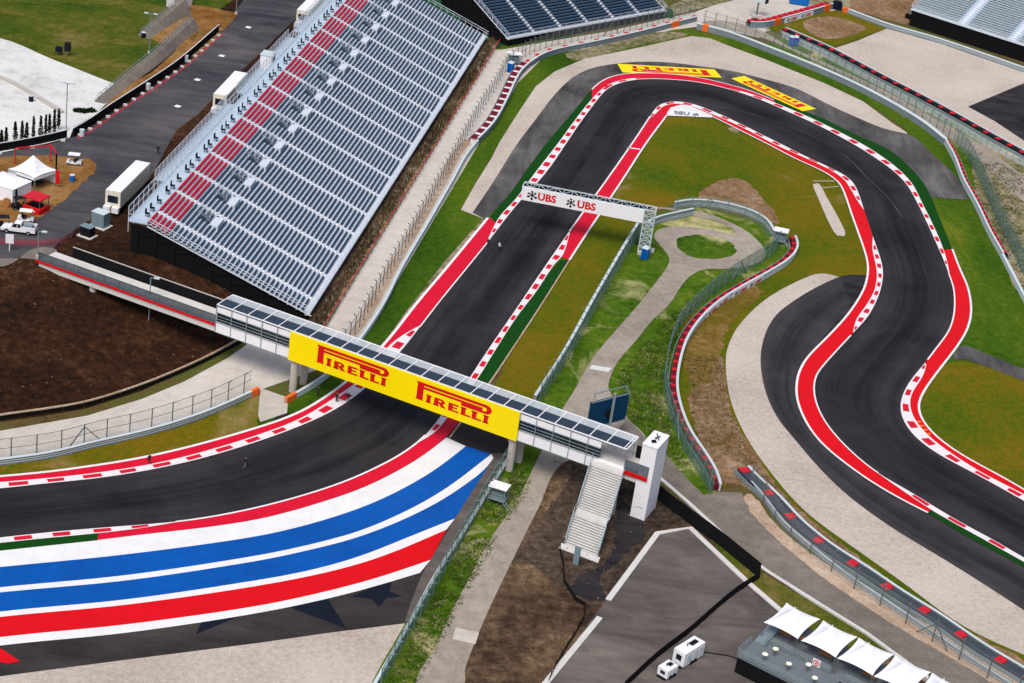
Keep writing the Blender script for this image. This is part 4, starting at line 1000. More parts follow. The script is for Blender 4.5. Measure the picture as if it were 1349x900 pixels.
t.bar(gp(GL, .25, gz1), gp(GL, Q, gz1), .14); t.bar(gp(GL, .25, gz0 + .2), gp(GL, .25, gz1), .14); t.bar(gp(GL, Q, gz0 + .2), gp(GL, Q, gz1), .14)
t.build('truss', M['lightT'], gt)
MB().quad(gp(-1, .3, gz1 - .12), gp(GL, .3, gz1 - .12), gp(GL, Q - .1, gz1 - .12), gp(-1, Q - .1, gz1 - .12)).build('truss_netting', M['black'], gt, kind='flat')
t = MB(); c4 = [(-.1, .2), (-1.9, .2), (-1.9, 1.9), (-.1, 1.9)]
for (s, d) in c4: t.bar(gp(s, d, .2), gp(s, d, gz1 + .1), .17)
for i in range(4):
    (s0, q0), (s1, q1) = c4[i], c4[(i + 1) % 4]
    for j in range(7):
        z = .3 + j * 1.12
        t.bar(gp(s0, q0, z), gp(s1, q1, z), .09); t.bar(gp(s0, q0, z), gp(s1, q1, min(z + 1.12, gz1)), .08); t.bar(gp(s1, q1, z), gp(s0, q0, min(z + 1.12, gz1)), .08)
t.build('tower_truss', M['lightT'], gt)
for s, d in ((-.6, -.1), (-2.2, 1.9), (-.4, 2.2)):
    p = gp(s, d, 0); MB().box(p, 1.1, 1.1, .5, rz).build('ballast_block', M['conc'], gt)
vs, fs = UBS
for x0, x1, nm in ((.045, .13, 'k'), (.135, .285, 'u'), (.37, .445, 'k'), (.46, .61, 'u')):
    o_ = gp(GL - GL * x0, -.0, gz0 + .35); ex = -gu_ * (GL * (x1 - x0)); ey = Vector((0, 0, 1.7))
    if nm == 'k': put(MB(), keys(), o_, ex, ey, gn, .02).build('keys_emblem', M['blackS'], gt, kind='flat')
    else: put(MB(), ubs(), o_ + Vector((0, 0, .15)), ex, Vector((0, 0, 1.4)), gn, .02).build('lettering', M['redS'], gt, kind='flat')

# ------------------------------------------------------------------ yellow adverts painted on the run-off
def ground_ad(pts, label, flip=True):
    P = [at(x, y) for x, y in pts]; r0 = empty('painted_advert', P[0], label, 'painted advert')
    MB().poly(lift(P, 8)).build('yellow_field', M['yellow'], r0, kind='flat')
    # corners: P0 P1 = word top edge running along, P3 P2 = word bottom edge
    mb = MB()
    for vs, fs in tyre_word():
        out = []
        for x, y in vs:
            x = .09 + x * .80; y = .16 + y * .68
            a = P[0].lerp(P[1], x); b = P[3].lerp(P[2], x); out.append(b.lerp(a, y) + Vector((0, 0, 9 * LZ)))
        mb.add(out, fs)
    o = mb.build('lettering', M['redS'], r0, kind='flat'); fix_up(o)
# words read from the far side: start at the right end
ground_ad([(951,103.5),(820,96.5),(813,85),(941,92.5)], 'long yellow painted advert with red PIRELLI lettering outside the hairpin apex')
ground_ad([(1057,147.5),(963,104.5),(980,101),(1075,144.5)], 'shorter yellow painted advert slanting along the run-off after the hairpin')
q = [at(884,147), at(924,151), at(921,155), at(886,151.5)]
r0 = empty('painted_advert', q[0], 'small white painted apron with grey UBS letters inside the hairpin kerb', 'painted advert')
mb = MB(); vs, fs = UBS
mb.add([(q[1].lerp(q[0], .38 + x * .55)).lerp(q[2].lerp(q[3], .38 + x * .55), 1 - y) + Vector((0, 0, .27)) for x, y in vs], fs)
for v_, f_ in keys(): mb.add([(q[1].lerp(q[0], .05 + x * .24)).lerp(q[2].lerp(q[3], .05 + x * .24), 1 - y) + Vector((0, 0, .27)) for x, y in v_], f_)
o = mb.build('lettering', M['wallgrey'], r0, kind='flat'); fix_up(o)
# ------------------------------------------------------------------ barriers and fences
def wl(px, z=0, rel=2): return crv(px, z, 1.3, rel)
WA = wl([(-60,622),(0,613.4),(64,604.5),(128,589),(179,577.7),(230,563.6),(281,545.7),(340,519)])
rail_wall('long pale guard rail at far left ending in an orange cover before the bridge', WA, .95, .3, ('wallgrey', 'wallwhite'), ends=((-2, None, 'orange'),), name='guard_rail')
debris_fence('debris fence on bare posts behind the far left guard rail', wl([(-60,613),(0,607),(38,602),(74,597),(128,582),(179,571),(230,556),(281,538),(330,514)]), -1, 3.2, 3.35, braces=(5, 17), net='netL', arm=.5)
WBp = wl([(376,532),(391,524),(417,508.5),(438,492),(460,469),(478,447),(505,405),(529,357),(562,301),(595.6,242),(613,210),(629,190)])
rail_wall('thin white guard rail along the grass left of the straight, orange at its near end', WBp, .9, .3, ('wallwhite', 'wallwhite'), ends=((0, 2, 'orange'),), name='guard_rail')
sheet('verge', wl([(440,478),(478,432),(500,398),(524,352),(556,298),(589,239),(607,205),(622,186)]) + list(reversed(wl([(431,474),(462,436),(484,400),(512,350),(544,297),(577,238),(596,202),(612,184)]))), M['beige'], 4)
debris_fence('debris fence with many posts between the pale concrete road and the white guard rail', wl([(437,482),(471,436),(490,402),(519,352),(544.5,308),(570,262),(595.6,216),(613,184),(631,152),(654,116),(668,92),(690,76)]), 1, 3.2, 2.6, net='netL', arm=.45)
debris_fence('debris fence on posts behind the curved red and white barrier at the top', wl([(690,76),(700,70.5),(716,65),(740,59),(782,51),(836,40),(884,27),(915,18)]), 1, 3.2, 2.1, net='netL', arm=.4, braces=(14,))
T1a = wl([(629,190),(641,178),(653,163),(666,139),(680,109),(687,98),(697,89)])
T1 = wl([(697,89),(716,77),(739,70),(782,61.5),(833,50),(884,37),(917,28.5)])
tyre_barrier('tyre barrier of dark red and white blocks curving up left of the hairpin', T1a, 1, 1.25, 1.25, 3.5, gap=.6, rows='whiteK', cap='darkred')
tyre_barrier('curved belt-faced tyre barrier with red covers round the outside of the hairpin', T1, 1, 1.25, .9, 5.0, gap=.24, ends=((-8, -5, 'orange'),), rows='conc')
T2 = wl([(918,38),(961,49.5),(1020,72),(1060,88),(1111,110),(1162,135.5),(1213,166),(1244,190.4)])
r_ = rail_wall('long grey belt-faced barrier running down right from the orange block at the top', T2, 1.3, .9, ('wallgrey', 'wallwhite'), ends=((1, 3, 'orange'),), name='barrier_wall', lines=False)
T2b = wl([(1244,190.4),(1256,212),(1267,241),(1285,274),(1303,312),(1319.6,341)])
tyre_barrier('pale belt-faced tyre barrier with small red covers on the right side of the circuit', T2b, 1, 1.25, .6, 2.0, face='wallwhite', gap=.45)
rail_wall('white guard rail leaving the frame at right below the tyre barrier', wl([(1319.6,341),(1349,398),(1400,500)], rel=0), .95, .4, ('wallwhite', 'wallwhite'), name='guard_rail')
debris_fence('light debris fence on posts beside the path in the upper right', wl([(925,30),(961,40),(1020,60),(1085,88),(1136,113),(1190,143),(1235,170),(1258,190)]), 1, 3.0, 2.6, net='netL', arm=.4)
debris_fence('green mesh debris fence curving down the right edge of the photo', wl([(1258,190),(1272,205),(1292,243),(1310,285),(1332,330),(1360,385),(1400,450)]), 1, 3.4, 2.2, post='steelG', net='netG', arm=.4)
T3 = wl([(1034,42),(1060,53),(1094,68),(1162,104),(1239,144),(1316,187),(1349,205),(1420,245)])
tyre_barrier('straight tyre barrier with red covers along the edge of the upper right gravel', T3, -1, 1.1, 1.2, 3.6, gap=.28)
debris_fence('grey rail fence with short posts on the near side of the upper right tyre barrier', wl([(1030,49),(1057,62),(1090,78),(1158,115),(1235,156),(1312,200),(1349,220),(1420,260)]), -1, 1.5, 1.9, post='steel', net='netW', arm=0)
rail_wall('pale double guard rail between the upper right gravel and the pale grandstand', wl([(1111,15),(1167.5,36),(1239,57),(1349,95),(1440,127)], rel=0), 1.0, .8, ('wallgrey', 'wallwhite'), name='guard_rail', ends=((0, 2, 'orange'),))
T10 = wl([(988,37),(999,38),(1010,37),(1032,31),(1069.6,20.5),(1096,12.5)])
tb10 = tyre_barrier('short tyre barrier with red and white tops and a white advert at the top edge', T10, 1, 1.5, 2.0, 2.3, gap=.62, ends=((4, 7, 'orange'), (-4, -1, 'orange')))
def wall_ad(parent, P, ia, ib, h, off, words, mat='whiteS', letter='navy'):
    a, b = P[ia], P[ib]; d = (b - a).normalized(); n = Vector((d.y, -d.x, 0)) * off
    if (b - a).length < .5: return
    wallmb(MB(), P[ia:ib + 1], h * .86, .06, h * .07, -off * .2).build('advert_panel', M[mat], parent)
    L = (b - a).length; ex0 = d; o0 = a + n * .26
    if (rt.dot(d)) < 0: ex0 = -d; o0 = b + n * .26
    for k in range(words):
        c = (k + .5) / words * L; w_ = min(L / words * .8, 4.2)
        q = o0 + ex0 * (c - w_ / 2) + Vector((0, 0, h * .22))
        put(MB(), keys(), q, ex0 * w_ * .28, Vector((0, 0, h * .6)), n, .01).build('keys_emblem', M['blackS'], parent, kind='flat')
        put(MB(), ubs(), q + ex0 * w_ * .36, ex0 * w_ * .64, Vector((0, 0, h * .55)), n, .01).build('lettering', M['redS'], parent, kind='flat')
def idx(P, p): return min(range(len(P)), key=lambda i: (P[i] - at(*p)).length)
wall_ad(tb10, T10, idx(T10, (1032, 31)), idx(T10, (1068, 21)), 1.4, 1, 2)
T4 = wl([(1046,318),(1050,327),(1048,337),(1034.6,351),(1009,366.5),(974,386),(948,402.5),(925,423),(905,451),(894.7,482),(890.5,515),(896,545),(909,577),(928,605),(943,630),(947.5,647)])
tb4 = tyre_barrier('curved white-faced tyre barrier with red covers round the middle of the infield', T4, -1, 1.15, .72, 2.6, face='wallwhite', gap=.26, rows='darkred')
i0, i1, i2 = idx(T4, (1005, 368)), idx(T4, (966, 391)), idx(T4, (928, 420))
wall_ad(tb4, T4, i0, i1, 1.1, -1, 2); wall_ad(tb4, T4, i1 + 1, i2, 1.1, -1, 2)
debris_fence('greenish mesh debris fence behind the curved white infield barrier', wl([(1024,326),(1017,338),(974,364),(940,388),(905,420),(892,436),(880,468),(874,505),(876,528),(884.5,556),(900,592),(920,625),(938,652)]), 1, 3.2, 2.7, post='steelG', net='netG', arm=.3, braces=(6, 28))
T5 = wl([(984,622),(992,632),(1009,646),(1029,665),(1052,691),(1092,724),(1142,756),(1185.7,786),(1242,821),(1292,856),(1349,890),(1420,935)])
tyre_barrier('long grey tyre barrier with red covers beside the lower right service road', T5, -1, 1.05, 1.45, 6.05, gap=.2, rows='tyregrey')
debris_fence('tall dark posts of the debris fence along the lower right service road', wl([(986,638),(1003,660),(1026,695),(1046,714),(1067,732),(1092,752),(1117,773),(1149,793),(1177,812),(1206,833),(1239,854),(1269,876),(1302,897),(1400,960)]), 1, 3.2, 4.35, net='netL', arm=.35, braces=(9,))
rail_wall('low steel rail at the foot of the lower right debris fence', wl([(988,640),(1006,660),(1029,692),(1048,709),(1092,745),(1149,786),(1209,826),(1302,889),(1400,950)]), .8, .12, ('wallgrey', 'wallwhite'), name='guard_rail')
WS = wl([(676,598),(640,656),(604,716),(576,759),(549,808),(515,869),(489,914)])
rail_wall('grey guard rail beside the striped run-off in the lower middle', WS, .75, .3, name='guard_rail')
debris_fence('greenish mesh debris fence between the striped run-off and the service road', wl([(690,580),(672,607),(641.7,655),(613,706),(591.7,744),(560,803),(523,868),(500,912)]), 1, 3.3, 2.6, post='steelG', net='netG', arm=.9)
WM = wl([(704,529),(741,472),(779,403),(820,332),(841,298)])
rail_wall('grey guard rail between olive infield and bright grass right of the straight', WM, 1.0, .35, name='guard_rail')
debris_fence('greenish mesh debris fence running from the footbridge to the advert gantry', wl([(709,534),(747,477),(785,408),(826,337),(846,305)]), 1, 3.3, 2.6, post='steelG', net='netG', arm=.6)
rail_wall('short grey rail between the gantry and the end of the turning circle', wl([(852,302),(864,295),(887,289.5),(912,284)]), 1.4, .3, name='guard_rail')
rail_wall('curved grey guard rail behind the turning circle', wl([(888,275),(910,271),(935.6,272.5),(969,279),(994,287),(1010,298),(1018,312)]), 1.3, .4, name='guard_rail')
debris_fence('low mesh fence curving behind the turning circle up to the marshal shelter', wl([(888,279),(912,275),(936,276),(966,282),(990,290),(1004,302),(1012,316)]), 1, 2.4, 3.4, post='steelG', net='netL', arm=.2, braces=(2, 9))
# silt tube and scrub at the foot of the bank
sp_ = wl([(-60,566),(0,554),(59,546),(115,536),(187,513),(243,490),(281,472),(322,449)])
mb = MB()
for a, b in zip(sp_[:-1], sp_[1:]): mb.bar(a + Vector((0, 0, .9)), b + Vector((0, 0, .9)), .35, n=6)
sf = empty('silt_fence', sp_[0], 'pale rolled top silt fence along the foot of the brown bank', 'fence'); mb.build('rolled_top', M['beige'], sf)
MB_ = MB(); [MB_.quad(a, b, b + Vector((0, 0, .8)), a + Vector((0, 0, .8))) for a, b in zip(sp_[:-1], sp_[1:])]; MB_.build('fabric', M['rubber'], sf, kind='flat')
for p, d in every(sp_, 3.0): MB().bar(p, p + Vector((0, 0, 1.2)), .08).build('stake', M['bark'], sf)
# brush strip beside the grandstand
bl = [stp(-3, -1.2), stp(SL * .5, -1.2), stp(SL + 2, -1.2), stp(SL + 8, 1)]; brr = [stp(-5, -3.6), stp(SL * .5, -3.4), stp(SL, -3.2), stp(SL + 9, -2.6)]
sheet('verge', bl + list(reversed(brr)), M['scrub'], 5)
sheet('verge', [stp(-4, -.2), stp(SL, -.2), stp(SL, -2.6), stp(-4, -2.7)], M['dirtG'], 6)
mb = MB()
for i in range(5200):
    s = random.uniform(-5, SL + 4); d = -1.2 - abs(random.gauss(0, .9)) - .1
    if d < -3.3: continue
    p = stp(s, d, .05); a = random.uniform(0, 6.28); hgt = random.uniform(.3, 1.1); wd = random.uniform(.08, .3)
    x = Vector((math.cos(a), math.sin(a), 0)) * wd; mb.m = random.choice((0, 0, 1))
    mb.add([p - x, p + x, p + Vector((random.uniform(-.2, .2), random.uniform(-.2, .2), hgt))], [(0, 1, 2)])
o = mb.build('dry_grass', [M['dirtG'], M['scrub']], kind='flat'); tag(o, 'tall dry grass growing along the foot of the main grandstand', 'grass', kind='stuff')
fe = [stp(s, -3.5) for s in (-5, SL * .25, SL * .5, SL * .75, SL + 4)]
debris_fence('thin wire fence with pink tape between the dry grass and the pale concrete road', fe, 1, 1.0, 3.0, net='netL', arm=0, post='steelD')
mb = MB(); [mb.bar(a + Vector((0, 0, 1.02)), b + Vector((0, 0, 1.02)), .1) for a, b in zip(fe[:-1], fe[1:])]
tag(mb.build('pink_tape', M['redcap']), 'pink warning tape tied along the wire fence beside the concrete road', 'tape')
# weeds scattered in the infield grass and along edges
def tufts(name, label, px, n, mats, hmax=.5, wmax=.35, seed=1):
    rnd = random.Random(seed); P = [at(x, y) for x, y in px]; mb = MB()
    x0 = min(p.x for p in P); x1 = max(p.x for p in P); y0 = min(p.y for p in P); y1 = max(p.y for p in P)
    def inside(x, y):
        c = False; j = len(P) - 1
        for i in range(len(P)):
            if (P[i].y > y) != (P[j].y > y) and x < (P[j].x - P[i].x) * (y - P[i].y) / (P[j].y - P[i].y) + P[i].x: c = not c
            j = i
        return c
    from mathutils import noise as mn
    k = 0; tries = 0
    while k < n and tries < n * 20:
        tries += 1; x, y = rnd.uniform(x0, x1), rnd.uniform(y0, y1)
        if mn.noise(Vector((x * .12, y * .12, seed))) < -.25 or not inside(x, y): continue
        k += 1; mb.m = rnd.randrange(len(mats))
        for _ in range(3):
            a = rnd.uniform(0, 6.28); w = rnd.uniform(.05, wmax * .45); X = Vector((math.cos(a), math.sin(a), 0)) * w
            p = Vector((x + rnd.uniform(-.3, .3), y + rnd.uniform(-.3, .3), .1))
            mb.add([p - X, p + X, p + Vector((rnd.uniform(-.2, .2), rnd.uniform(-.2, .2), rnd.uniform(.08, hmax * .6)))], [(0, 1, 2)])
    return tag(mb.build(name, [M[m] for m in mats], kind='flat'), label, 'grass', kind='stuff')
tufts('weeds', 'weeds and dry clumps in the patchy grass between service road and infield barrier', [(812,500),(860,440),(900,400),(935,385),(900,425),(880,470),(872,520),(885,570),(915,628),(880,600),(820,540)], 2250, ['grass', 'scrub', 'grass'], seed=2)
tufts('weeds', 'weeds scattered on the grass between the near fence and the service road', [(645,660),(690,610),(700,640),(640,735),(590,830),(550,900),(512,900),(560,810)], 1650, ['grass', 'scrub', 'lawn'], seed=3)
tufts('weeds', 'weeds on the rough strip beyond the right edge fence', [(1290,200),(1349,235),(1349,385),(1320,330),(1300,270)], 1200, ['grass', 'scrub', 'dirtG'], seed=4)
tufts('weeds', 'dry clumps on the brown strip between infield barrier and curved gravel', [(905,470),(950,470),(960,540),(1000,620),(1080,700),(1180,775),(1090,715),(1030,665),(985,635),(945,630),(912,560)], 1800, ['dirtdry', 'oliveD', 'scrub'], .35, seed=5)
sheet('edge_soil', [at(x, y) for x, y in ((539,420),(590,352),(644,286),(640,284),(583,348),(530,418),(505,452),(510,455))], M['scrub'], 4)

def stones(src, n, label, seed, keep=lambda p: True, z=0.0, avoid=lambda c: False):
    """small loose stones and clods lying on a surface"""
    rnd = random.Random(seed); me = src.data; mb = MB(); fs = [p for p in me.polygons if keep(me.vertices[p.vertices[0]].co)]
    ws = [p.area for p in fs]
    for p in rnd.choices(fs, ws, k=n):
        vs = [me.vertices[i].co for i in p.vertices]; a, b = rnd.random(), rnd.random()
        if len(vs) == 4: c = vs[0].lerp(vs[1], a).lerp(vs[3].lerp(vs[2], a), b)
        else:
            if a + b > 1: a, b = 1 - a, 1 - b
            c = vs[0] + (vs[1] - vs[0]) * a + (vs[2] - vs[0]) * b
        if avoid(c): continue
        r = rnd.choice((.06, .08, .1, .14, .22)); mb.m = rnd.choice((0, 0, 0, 1, 2))
        q = [c + Vector((rnd.uniform(-1, 1) * r, rnd.uniform(-1, 1) * r, z)) for _ in range(3)]
        mb.add(q + [c + Vector((0, 0, z + r * .8))], [(0, 1, 3), (1, 2, 3), (2, 0, 3)])
    tag(mb.build('stones', [M['dirtG'], M['stone'], M['dirt']], kind='flat'), label, 'stones', kind='stuff')
stones(D.objects['bank'], 3000, 'loose stones and clods scattered over the dark brown bank', 3, lambda p: p.y < 335 and p.x < -25)
for k, o in enumerate([o for o in list(D.objects) if o.name.startswith('dirt') and o.get('kind') == 'structure' and len(o.data.materials) and o.data.materials[0] == M['dirtG']]):
    stones(o, 2600, 'loose stones and clods scattered over the grey brown works area', 5, z=.05, avoid=lambda c: pj(c)[1] > 690 and pj(c)[0] > 712 + (900 - pj(c)[1]) * .763 or pj(c)[0] > 860); break
# ------------------------------------------------------------------ lower right works area
def kerbwall(label, px, w=.75, h=.16):
    P = [at(x, y) for x, y in px]; return tag(wallmb(MB(), P, h + .1, w).build('kerbstone', M['concW']), kind='structure')
kerbwall('', [(716,905),(790,815)]); kerbwall('', [(801,792),(866,704),(909,697),(985,769),(1027,805),(1060,830)])
kerbwall('', [(862,625),(905,662),(980,731),(1009,753),(1075.7,795),(1142,836),(1176,861),(1230,900)], .5)
sheet('grass', [(872,660),(925,700),(985,770),(1040,812),(1110,858),(1176,866),(1142,841),(1075,799),(1009,758),(980,737),(905,668)], M['hill'], 7)
fb = empty('black_screen', at(930, 715), 'tall black screen drawn for the shadow band running down right from the lift tower', 'fence')
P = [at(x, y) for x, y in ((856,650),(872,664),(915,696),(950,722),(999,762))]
wallmb(MB(), P, 2.3, .08).build('fabric', M['black'], fb)  # black sheet standing for the shadow band below the road kerb
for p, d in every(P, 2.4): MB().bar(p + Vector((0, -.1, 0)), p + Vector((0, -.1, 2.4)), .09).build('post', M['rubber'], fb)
fb = empty('black_screen', at(905, 835), 'low black fabric screen crossing the paved lot in front of the generators', 'fence')
P = [at(x, y) for x, y in ((822,908),(865,868),(908,835),(942,805),(970,782),(1000,763))]
P = smooth_line(P, 2)
wallmb(MB(), P, 1.15, .08).build('fabric', M['black'], fb)
for p, d in every(P, 2.4): MB().bar(p + Vector((0, -.1, 0)), p + Vector((0, -.1, 1.2)), .09).build('post', M['rubber'], fb)
P = smooth_line([at(x, y) for x, y in ((737,727),(741,745),(742,768),(757,792),(770,800),(768,818),(757,838),(738,868),(722,900))], 2)
s2 = empty('silt_fence', P[0], 'low black silt fence on stakes winding through the brown works area', 'fence')
m_ = MB(); [m_.quad(a, b, b + Vector((0, 0, .75)), a + Vector((0, 0, .75))) for a, b in zip(P[:-1], P[1:])]; m_.build('fabric', M['rubber'], s2, kind='flat')
for p, d in every(P, 2.2): MB().bar(p, p + Vector((0, 0, 1.25)), .09).build('stake', M['rubber'], s2)
# generators
def generator(px, L, Wd, H, rz, label):
    o = empty('generator', at(*px), label, 'generator', rz=rz)
    b = MB().box((0, 0, .35), L, Wd, H); b.build('housing', M['whiteS'], o, local=True)
    MB().box((0, 0, .12), L + .5, Wd * .8, .22).build('chassis', M['rubber'], o, local=True)
    MB().box((-L / 2 - .01, -.0, .35 + H * .35), .04, Wd * .45, H * .4).build('control_panel', M['glassD'], o, local=True)
    MB().box((L * .18, 0, .353 + H), L * .32, Wd * .35, .12).build('exhaust_hatch', M['blackS'], o, local=True)
    MB().bar((-L * .1, .1, .35 + H), (-L * .1, .1, .8 + H), .16, n=8).build('exhaust', M['steelD'], o, local=True)
    for y in (-Wd / 2 - .01,):
        for x in (-L * .25, L * .1, L * .35): MB().box((x, y, .35 + H * .15), L * .2, .03, H * .62).build('door', M['wallwhite'], o, local=True)
    for x in (-.35, .35):
        for y in (-Wd / 2, Wd / 2): MB().cyl((x, y - .1, .32), .32, .2, 12, axis=(0, 1, 0)).build('wheel', M['rubber'], o, local=True)
    return o
dgen = at(924, 850) - at(889, 872)
generator((905, 870), 4.0, 1.7, 1.9, math.atan2(dgen.y, dgen.x), 'large white towable generator standing behind the low black screen')
generator((878, 890), 2.0, 1.5, 1.1, math.atan2(dgen.y, dgen.x), 'small white generator unit beside the larger one at the low black screen')
cb_ = smooth_line([at(x, y) for x, y in ((922,860),(935,862),(960,866),(982,874))], .6); mb = MB()
for a, b in zip(cb_[:-1], cb_[1:]): mb.bar(a + Vector((0, 0, .2)), b + Vector((0, 0, .2)), .14, n=6)
tag(mb.build('power_cable', M['rubber']), 'black power cable lying from the large generator to the platform', 'cable')

# hospitality platform
DZ = 2.6; TZ = DZ + 2.3
c1, c2, c3 = at(1006, 820, TZ), at(1051, 842, TZ), at(1077.6, 814, TZ)
hx = (c2 - c1).normalized(); hy_ = Vector((-hx.y, hx.x, 0)); TWd = (c2 - c1).length; TDp = abs((c3 - c2).dot(hy_))
ho = Vector((c1.x, c1.y, 0)); step_ = (at(1102.7, 863.6, TZ) - c1).dot(hx) / 2
def hp(x, y, z): return ho + hx * x + hy_ * y + Vector((0, 0, z))
pf = empty('hospitality_platform', hp(10, -3, 0), 'raised grey platform with black skirt and railings under the white tents', 'platform')
fx0, fx1, fy0, fy1 = -.3, 46, -5.2, TDp + .4
MB().hexa([hp(fx0, fy0, DZ - .25), hp(fx1, fy0, DZ - .25), hp(fx1, fy1, DZ - .25), hp(fx0, fy1, DZ - .25), hp(fx0, fy0, DZ), hp(fx1, fy0, DZ), hp(fx1, fy1, DZ), hp(fx0, fy1, DZ)]).build('floor', M['deckgrey'], pf)
MB().hexa([hp(fx0 + .1, fy0 + .1, 0), hp(fx1 - .1, fy0 + .1, 0), hp(fx1 - .1, fy1 - .1, 0), hp(fx0 + .1, fy1 - .1, 0), hp(fx0 + .1, fy0 + .1, DZ - .26), hp(fx1 - .1, fy0 + .1, DZ - .26), hp(fx1 - .1, fy1 - .1, DZ - .26), hp(fx0 + .1, fy1 - .1, DZ - .26)]).build('skirt', M['black'], pf)
def railing(P, z, parent, h=1.05):
    mb = MB()
    for a, b in zip(P[:-1], P[1:]):
        for q in (.2, .6, h): mb.bar(a + Vector((0, 0, q)), b + Vector((0, 0, q)), .06)
    for p, d in every(P, 1.3): mb.bar(p, p + Vector((0, 0, h)), .06)
    mb.build('railing', M['steel'], parent)
    g = MB(); [g.quad(a + Vector((0, 0, .1)), b + Vector((0, 0, .1)), b + Vector((0, 0, h)), a + Vector((0, 0, h))) for a, b in zip(P[:-1], P[1:])]
    g.build('railing_mesh', M['netL'], parent, kind='flat')
railing([hp(fx0, fy0 + 3.4, DZ), hp(fx0, fy0, DZ), hp(fx1, fy0, DZ)], DZ, pf)
railing([hp(1.3, fy0 + 3.7, DZ), hp(1.3, -.3, DZ), hp(9.6, -.3, DZ)], DZ, pf)
railing([hp(11.6, -.3, DZ), hp(20, -.3, DZ)], DZ, pf)
mb = MB()
for i in range(10): mb.hexa([hp(fx0 + .1, -1 + i * .42, DZ + i * .0), hp(1.2, -1 + i * .42, DZ), hp(1.2, -.6 + i * .42, DZ), hp(fx0 + .1, -.6 + i * .42, DZ), hp(fx0 + .1, -1 + i * .42, DZ + .1 * (i + 1)), hp(1.2, -1 + i * .42, DZ + .1 * (i + 1)), hp(1.2, -.6 + i * .42, DZ + .1 * (i + 1)), hp(fx0 + .1, -.6 + i * .42, DZ + .1 * (i + 1))])
mb.build('steps', M['steel'], pf)
names = ['first white peaked tent from the left on the black platform, nearest the paved lot', 'second white peaked tent from the left, touching the first on the platform', 'middle one of the five white peaked tents on the platform', 'fourth white peaked tent from the left on the platform', 'last white peaked tent at the bottom edge, cut off by the photo']
def tent_mesh(x0, y0, w, d, z, pk, parent, P, sag=.35, n=10, peaks=((.5, .5),), name='canopy', mat='tent'):
    mb = MB(); vs = []
    for j in range(n + 1):
        for i in range(n + 1):
            u_, v_ = i / n, j / n
            e = min(u_, 1 - u_) * 2; f = min(v_, 1 - v_) * 2
            r_ = max(abs(u_ - .5), abs(v_ - .5)) * 2
            hgt = pk * (1 - r_) ** 1.55
            bow = .0
            edge_in = .055 * (4 * u_ * (1 - u_)) * (1 if v_ < .5 else -1) * (abs(v_ - .5) * 2) ** 2
            edge_in2 = .055 * (4 * v_ * (1 - v_)) * (1 if u_ < .5 else -1) * (abs(u_ - .5) * 2) ** 2
            drop = sag * .35 * (1 - (abs(2 * u_ - 1) * abs(2 * v_ - 1)) ** 1.0) * r_ ** 3 * -0.6
            vs.append(P(x0 + (u_ + edge_in2) * w, y0 + (v_ + edge_in) * d, z + hgt - drop * 0))
    mb.add(vs, [(j * (n + 1) + i, j * (n + 1) + i + 1, (j + 1) * (n + 1) + i + 1, (j + 1) * (n + 1) + i) for j in range(n) for i in range(n)])
    o = mb.build(name, M[mat], parent, smooth=False, kind='flat'); return o
for i in range(5):
    x0 = i * step_ + (.25 if i else 0)
    t_ = empty('peaked_tent', hp(x0 + TWd / 2, TDp / 2, DZ), names[i], 'tent', 'white peaked tents in a row on the platform')
    tent_mesh(x0, 0, TWd, TDp, TZ, 1.75, t_, hp)
    mb = MB()
    for a, b in ((0, 0), (1, 0), (0, 1), (1, 1)): MB().bar(hp(x0 + .05 + a * (TWd - .1), .05 + b * (TDp - .1), DZ), hp(x0 + .05 + a * (TWd - .1), .05 + b * (TDp - .1), TZ - .02), .1).build('leg', M['steelD'], t_)
    MB().bar(hp(x0 + TWd / 2, TDp / 2, TZ + 1.45), hp(x0 + TWd / 2, TDp / 2, TZ + 2.0), .12, n=8).build('mast_tip', M['tent'], t_)
# tables, lamps and sign on the platform
tab = None
for i, (x, y) in enumerate(((3, -1.9), (5.6, -3.4), (7.4, -1.8), (2.6, -3.8), (13.2, -2.2), (9.2, -3.6), (15.6, -3.6))):
    if tab is None:
        tab = empty('cocktail_table', hp(x, y, DZ)); MB().cyl((0, 0, 0), .22, .04, 10).build('foot', M['steelD'], tab, local=True); MB().bar((0, 0, 0), (0, 0, .95), .07, n=8).build('stem', M['steelD'], tab, local=True); MB().cyl((0, 0, .95), .36, .05, 12).build('table_top', M['lamp'], tab, local=True); o = tab
    else: o = copy_thing(tab)
    o.location = hp(x, y, DZ); tag(o, 'small round white-topped table standing on the open grey platform floor', 'table', 'small white tables on the platform')
for i, (x, y) in enumerate(((2.2, 2.2), (4.8, 2.8), (7.8, 2.0), (10.4, 2.8), (13.6, 2.2))):
    t_ = empty('buffet_table', hp(x, y, DZ), 'wooden buffet table standing in the shade under the white tents', 'table', 'wooden buffet tables under the tents', rz=math.atan2(hx.y, hx.x))
    MB().box((0, 0, .72), 1.8, .8, .06).build('table_top', M['wood'], t_, local=True)
    for a in (-.8, .8):
        for b in (-.3, .3): MB().bar((a, b, 0), (a, b, .72), .06).build('leg', M['steelD'], t_, local=True)
sg = empty('info_sign', hp(7.8, -.42, DZ), 'square white sign with a pink round emblem on the platform railing', 'sign')
q0 = hp(7.3, -.4, DZ + .15); MB().hexa([q0, q0 + hx * 1.0, q0 + hx * 1.0 + hy_ * .05, q0 + hy_ * .05] + [p + Vector((0, 0, 1.0)) for p in (q0, q0 + hx * 1.0, q0 + hx * 1.0 + hy_ * .05, q0 + hy_ * .05)]).build('board', M['whiteS'], sg)
put(MB(), [P2(arc_pts(.5, .5, .42, .42, 0, 345, 20))], q0, hx, Vector((0, 0, 1)), -hy_, .01).build('emblem_ring', M['redcap'], sg, kind='flat')
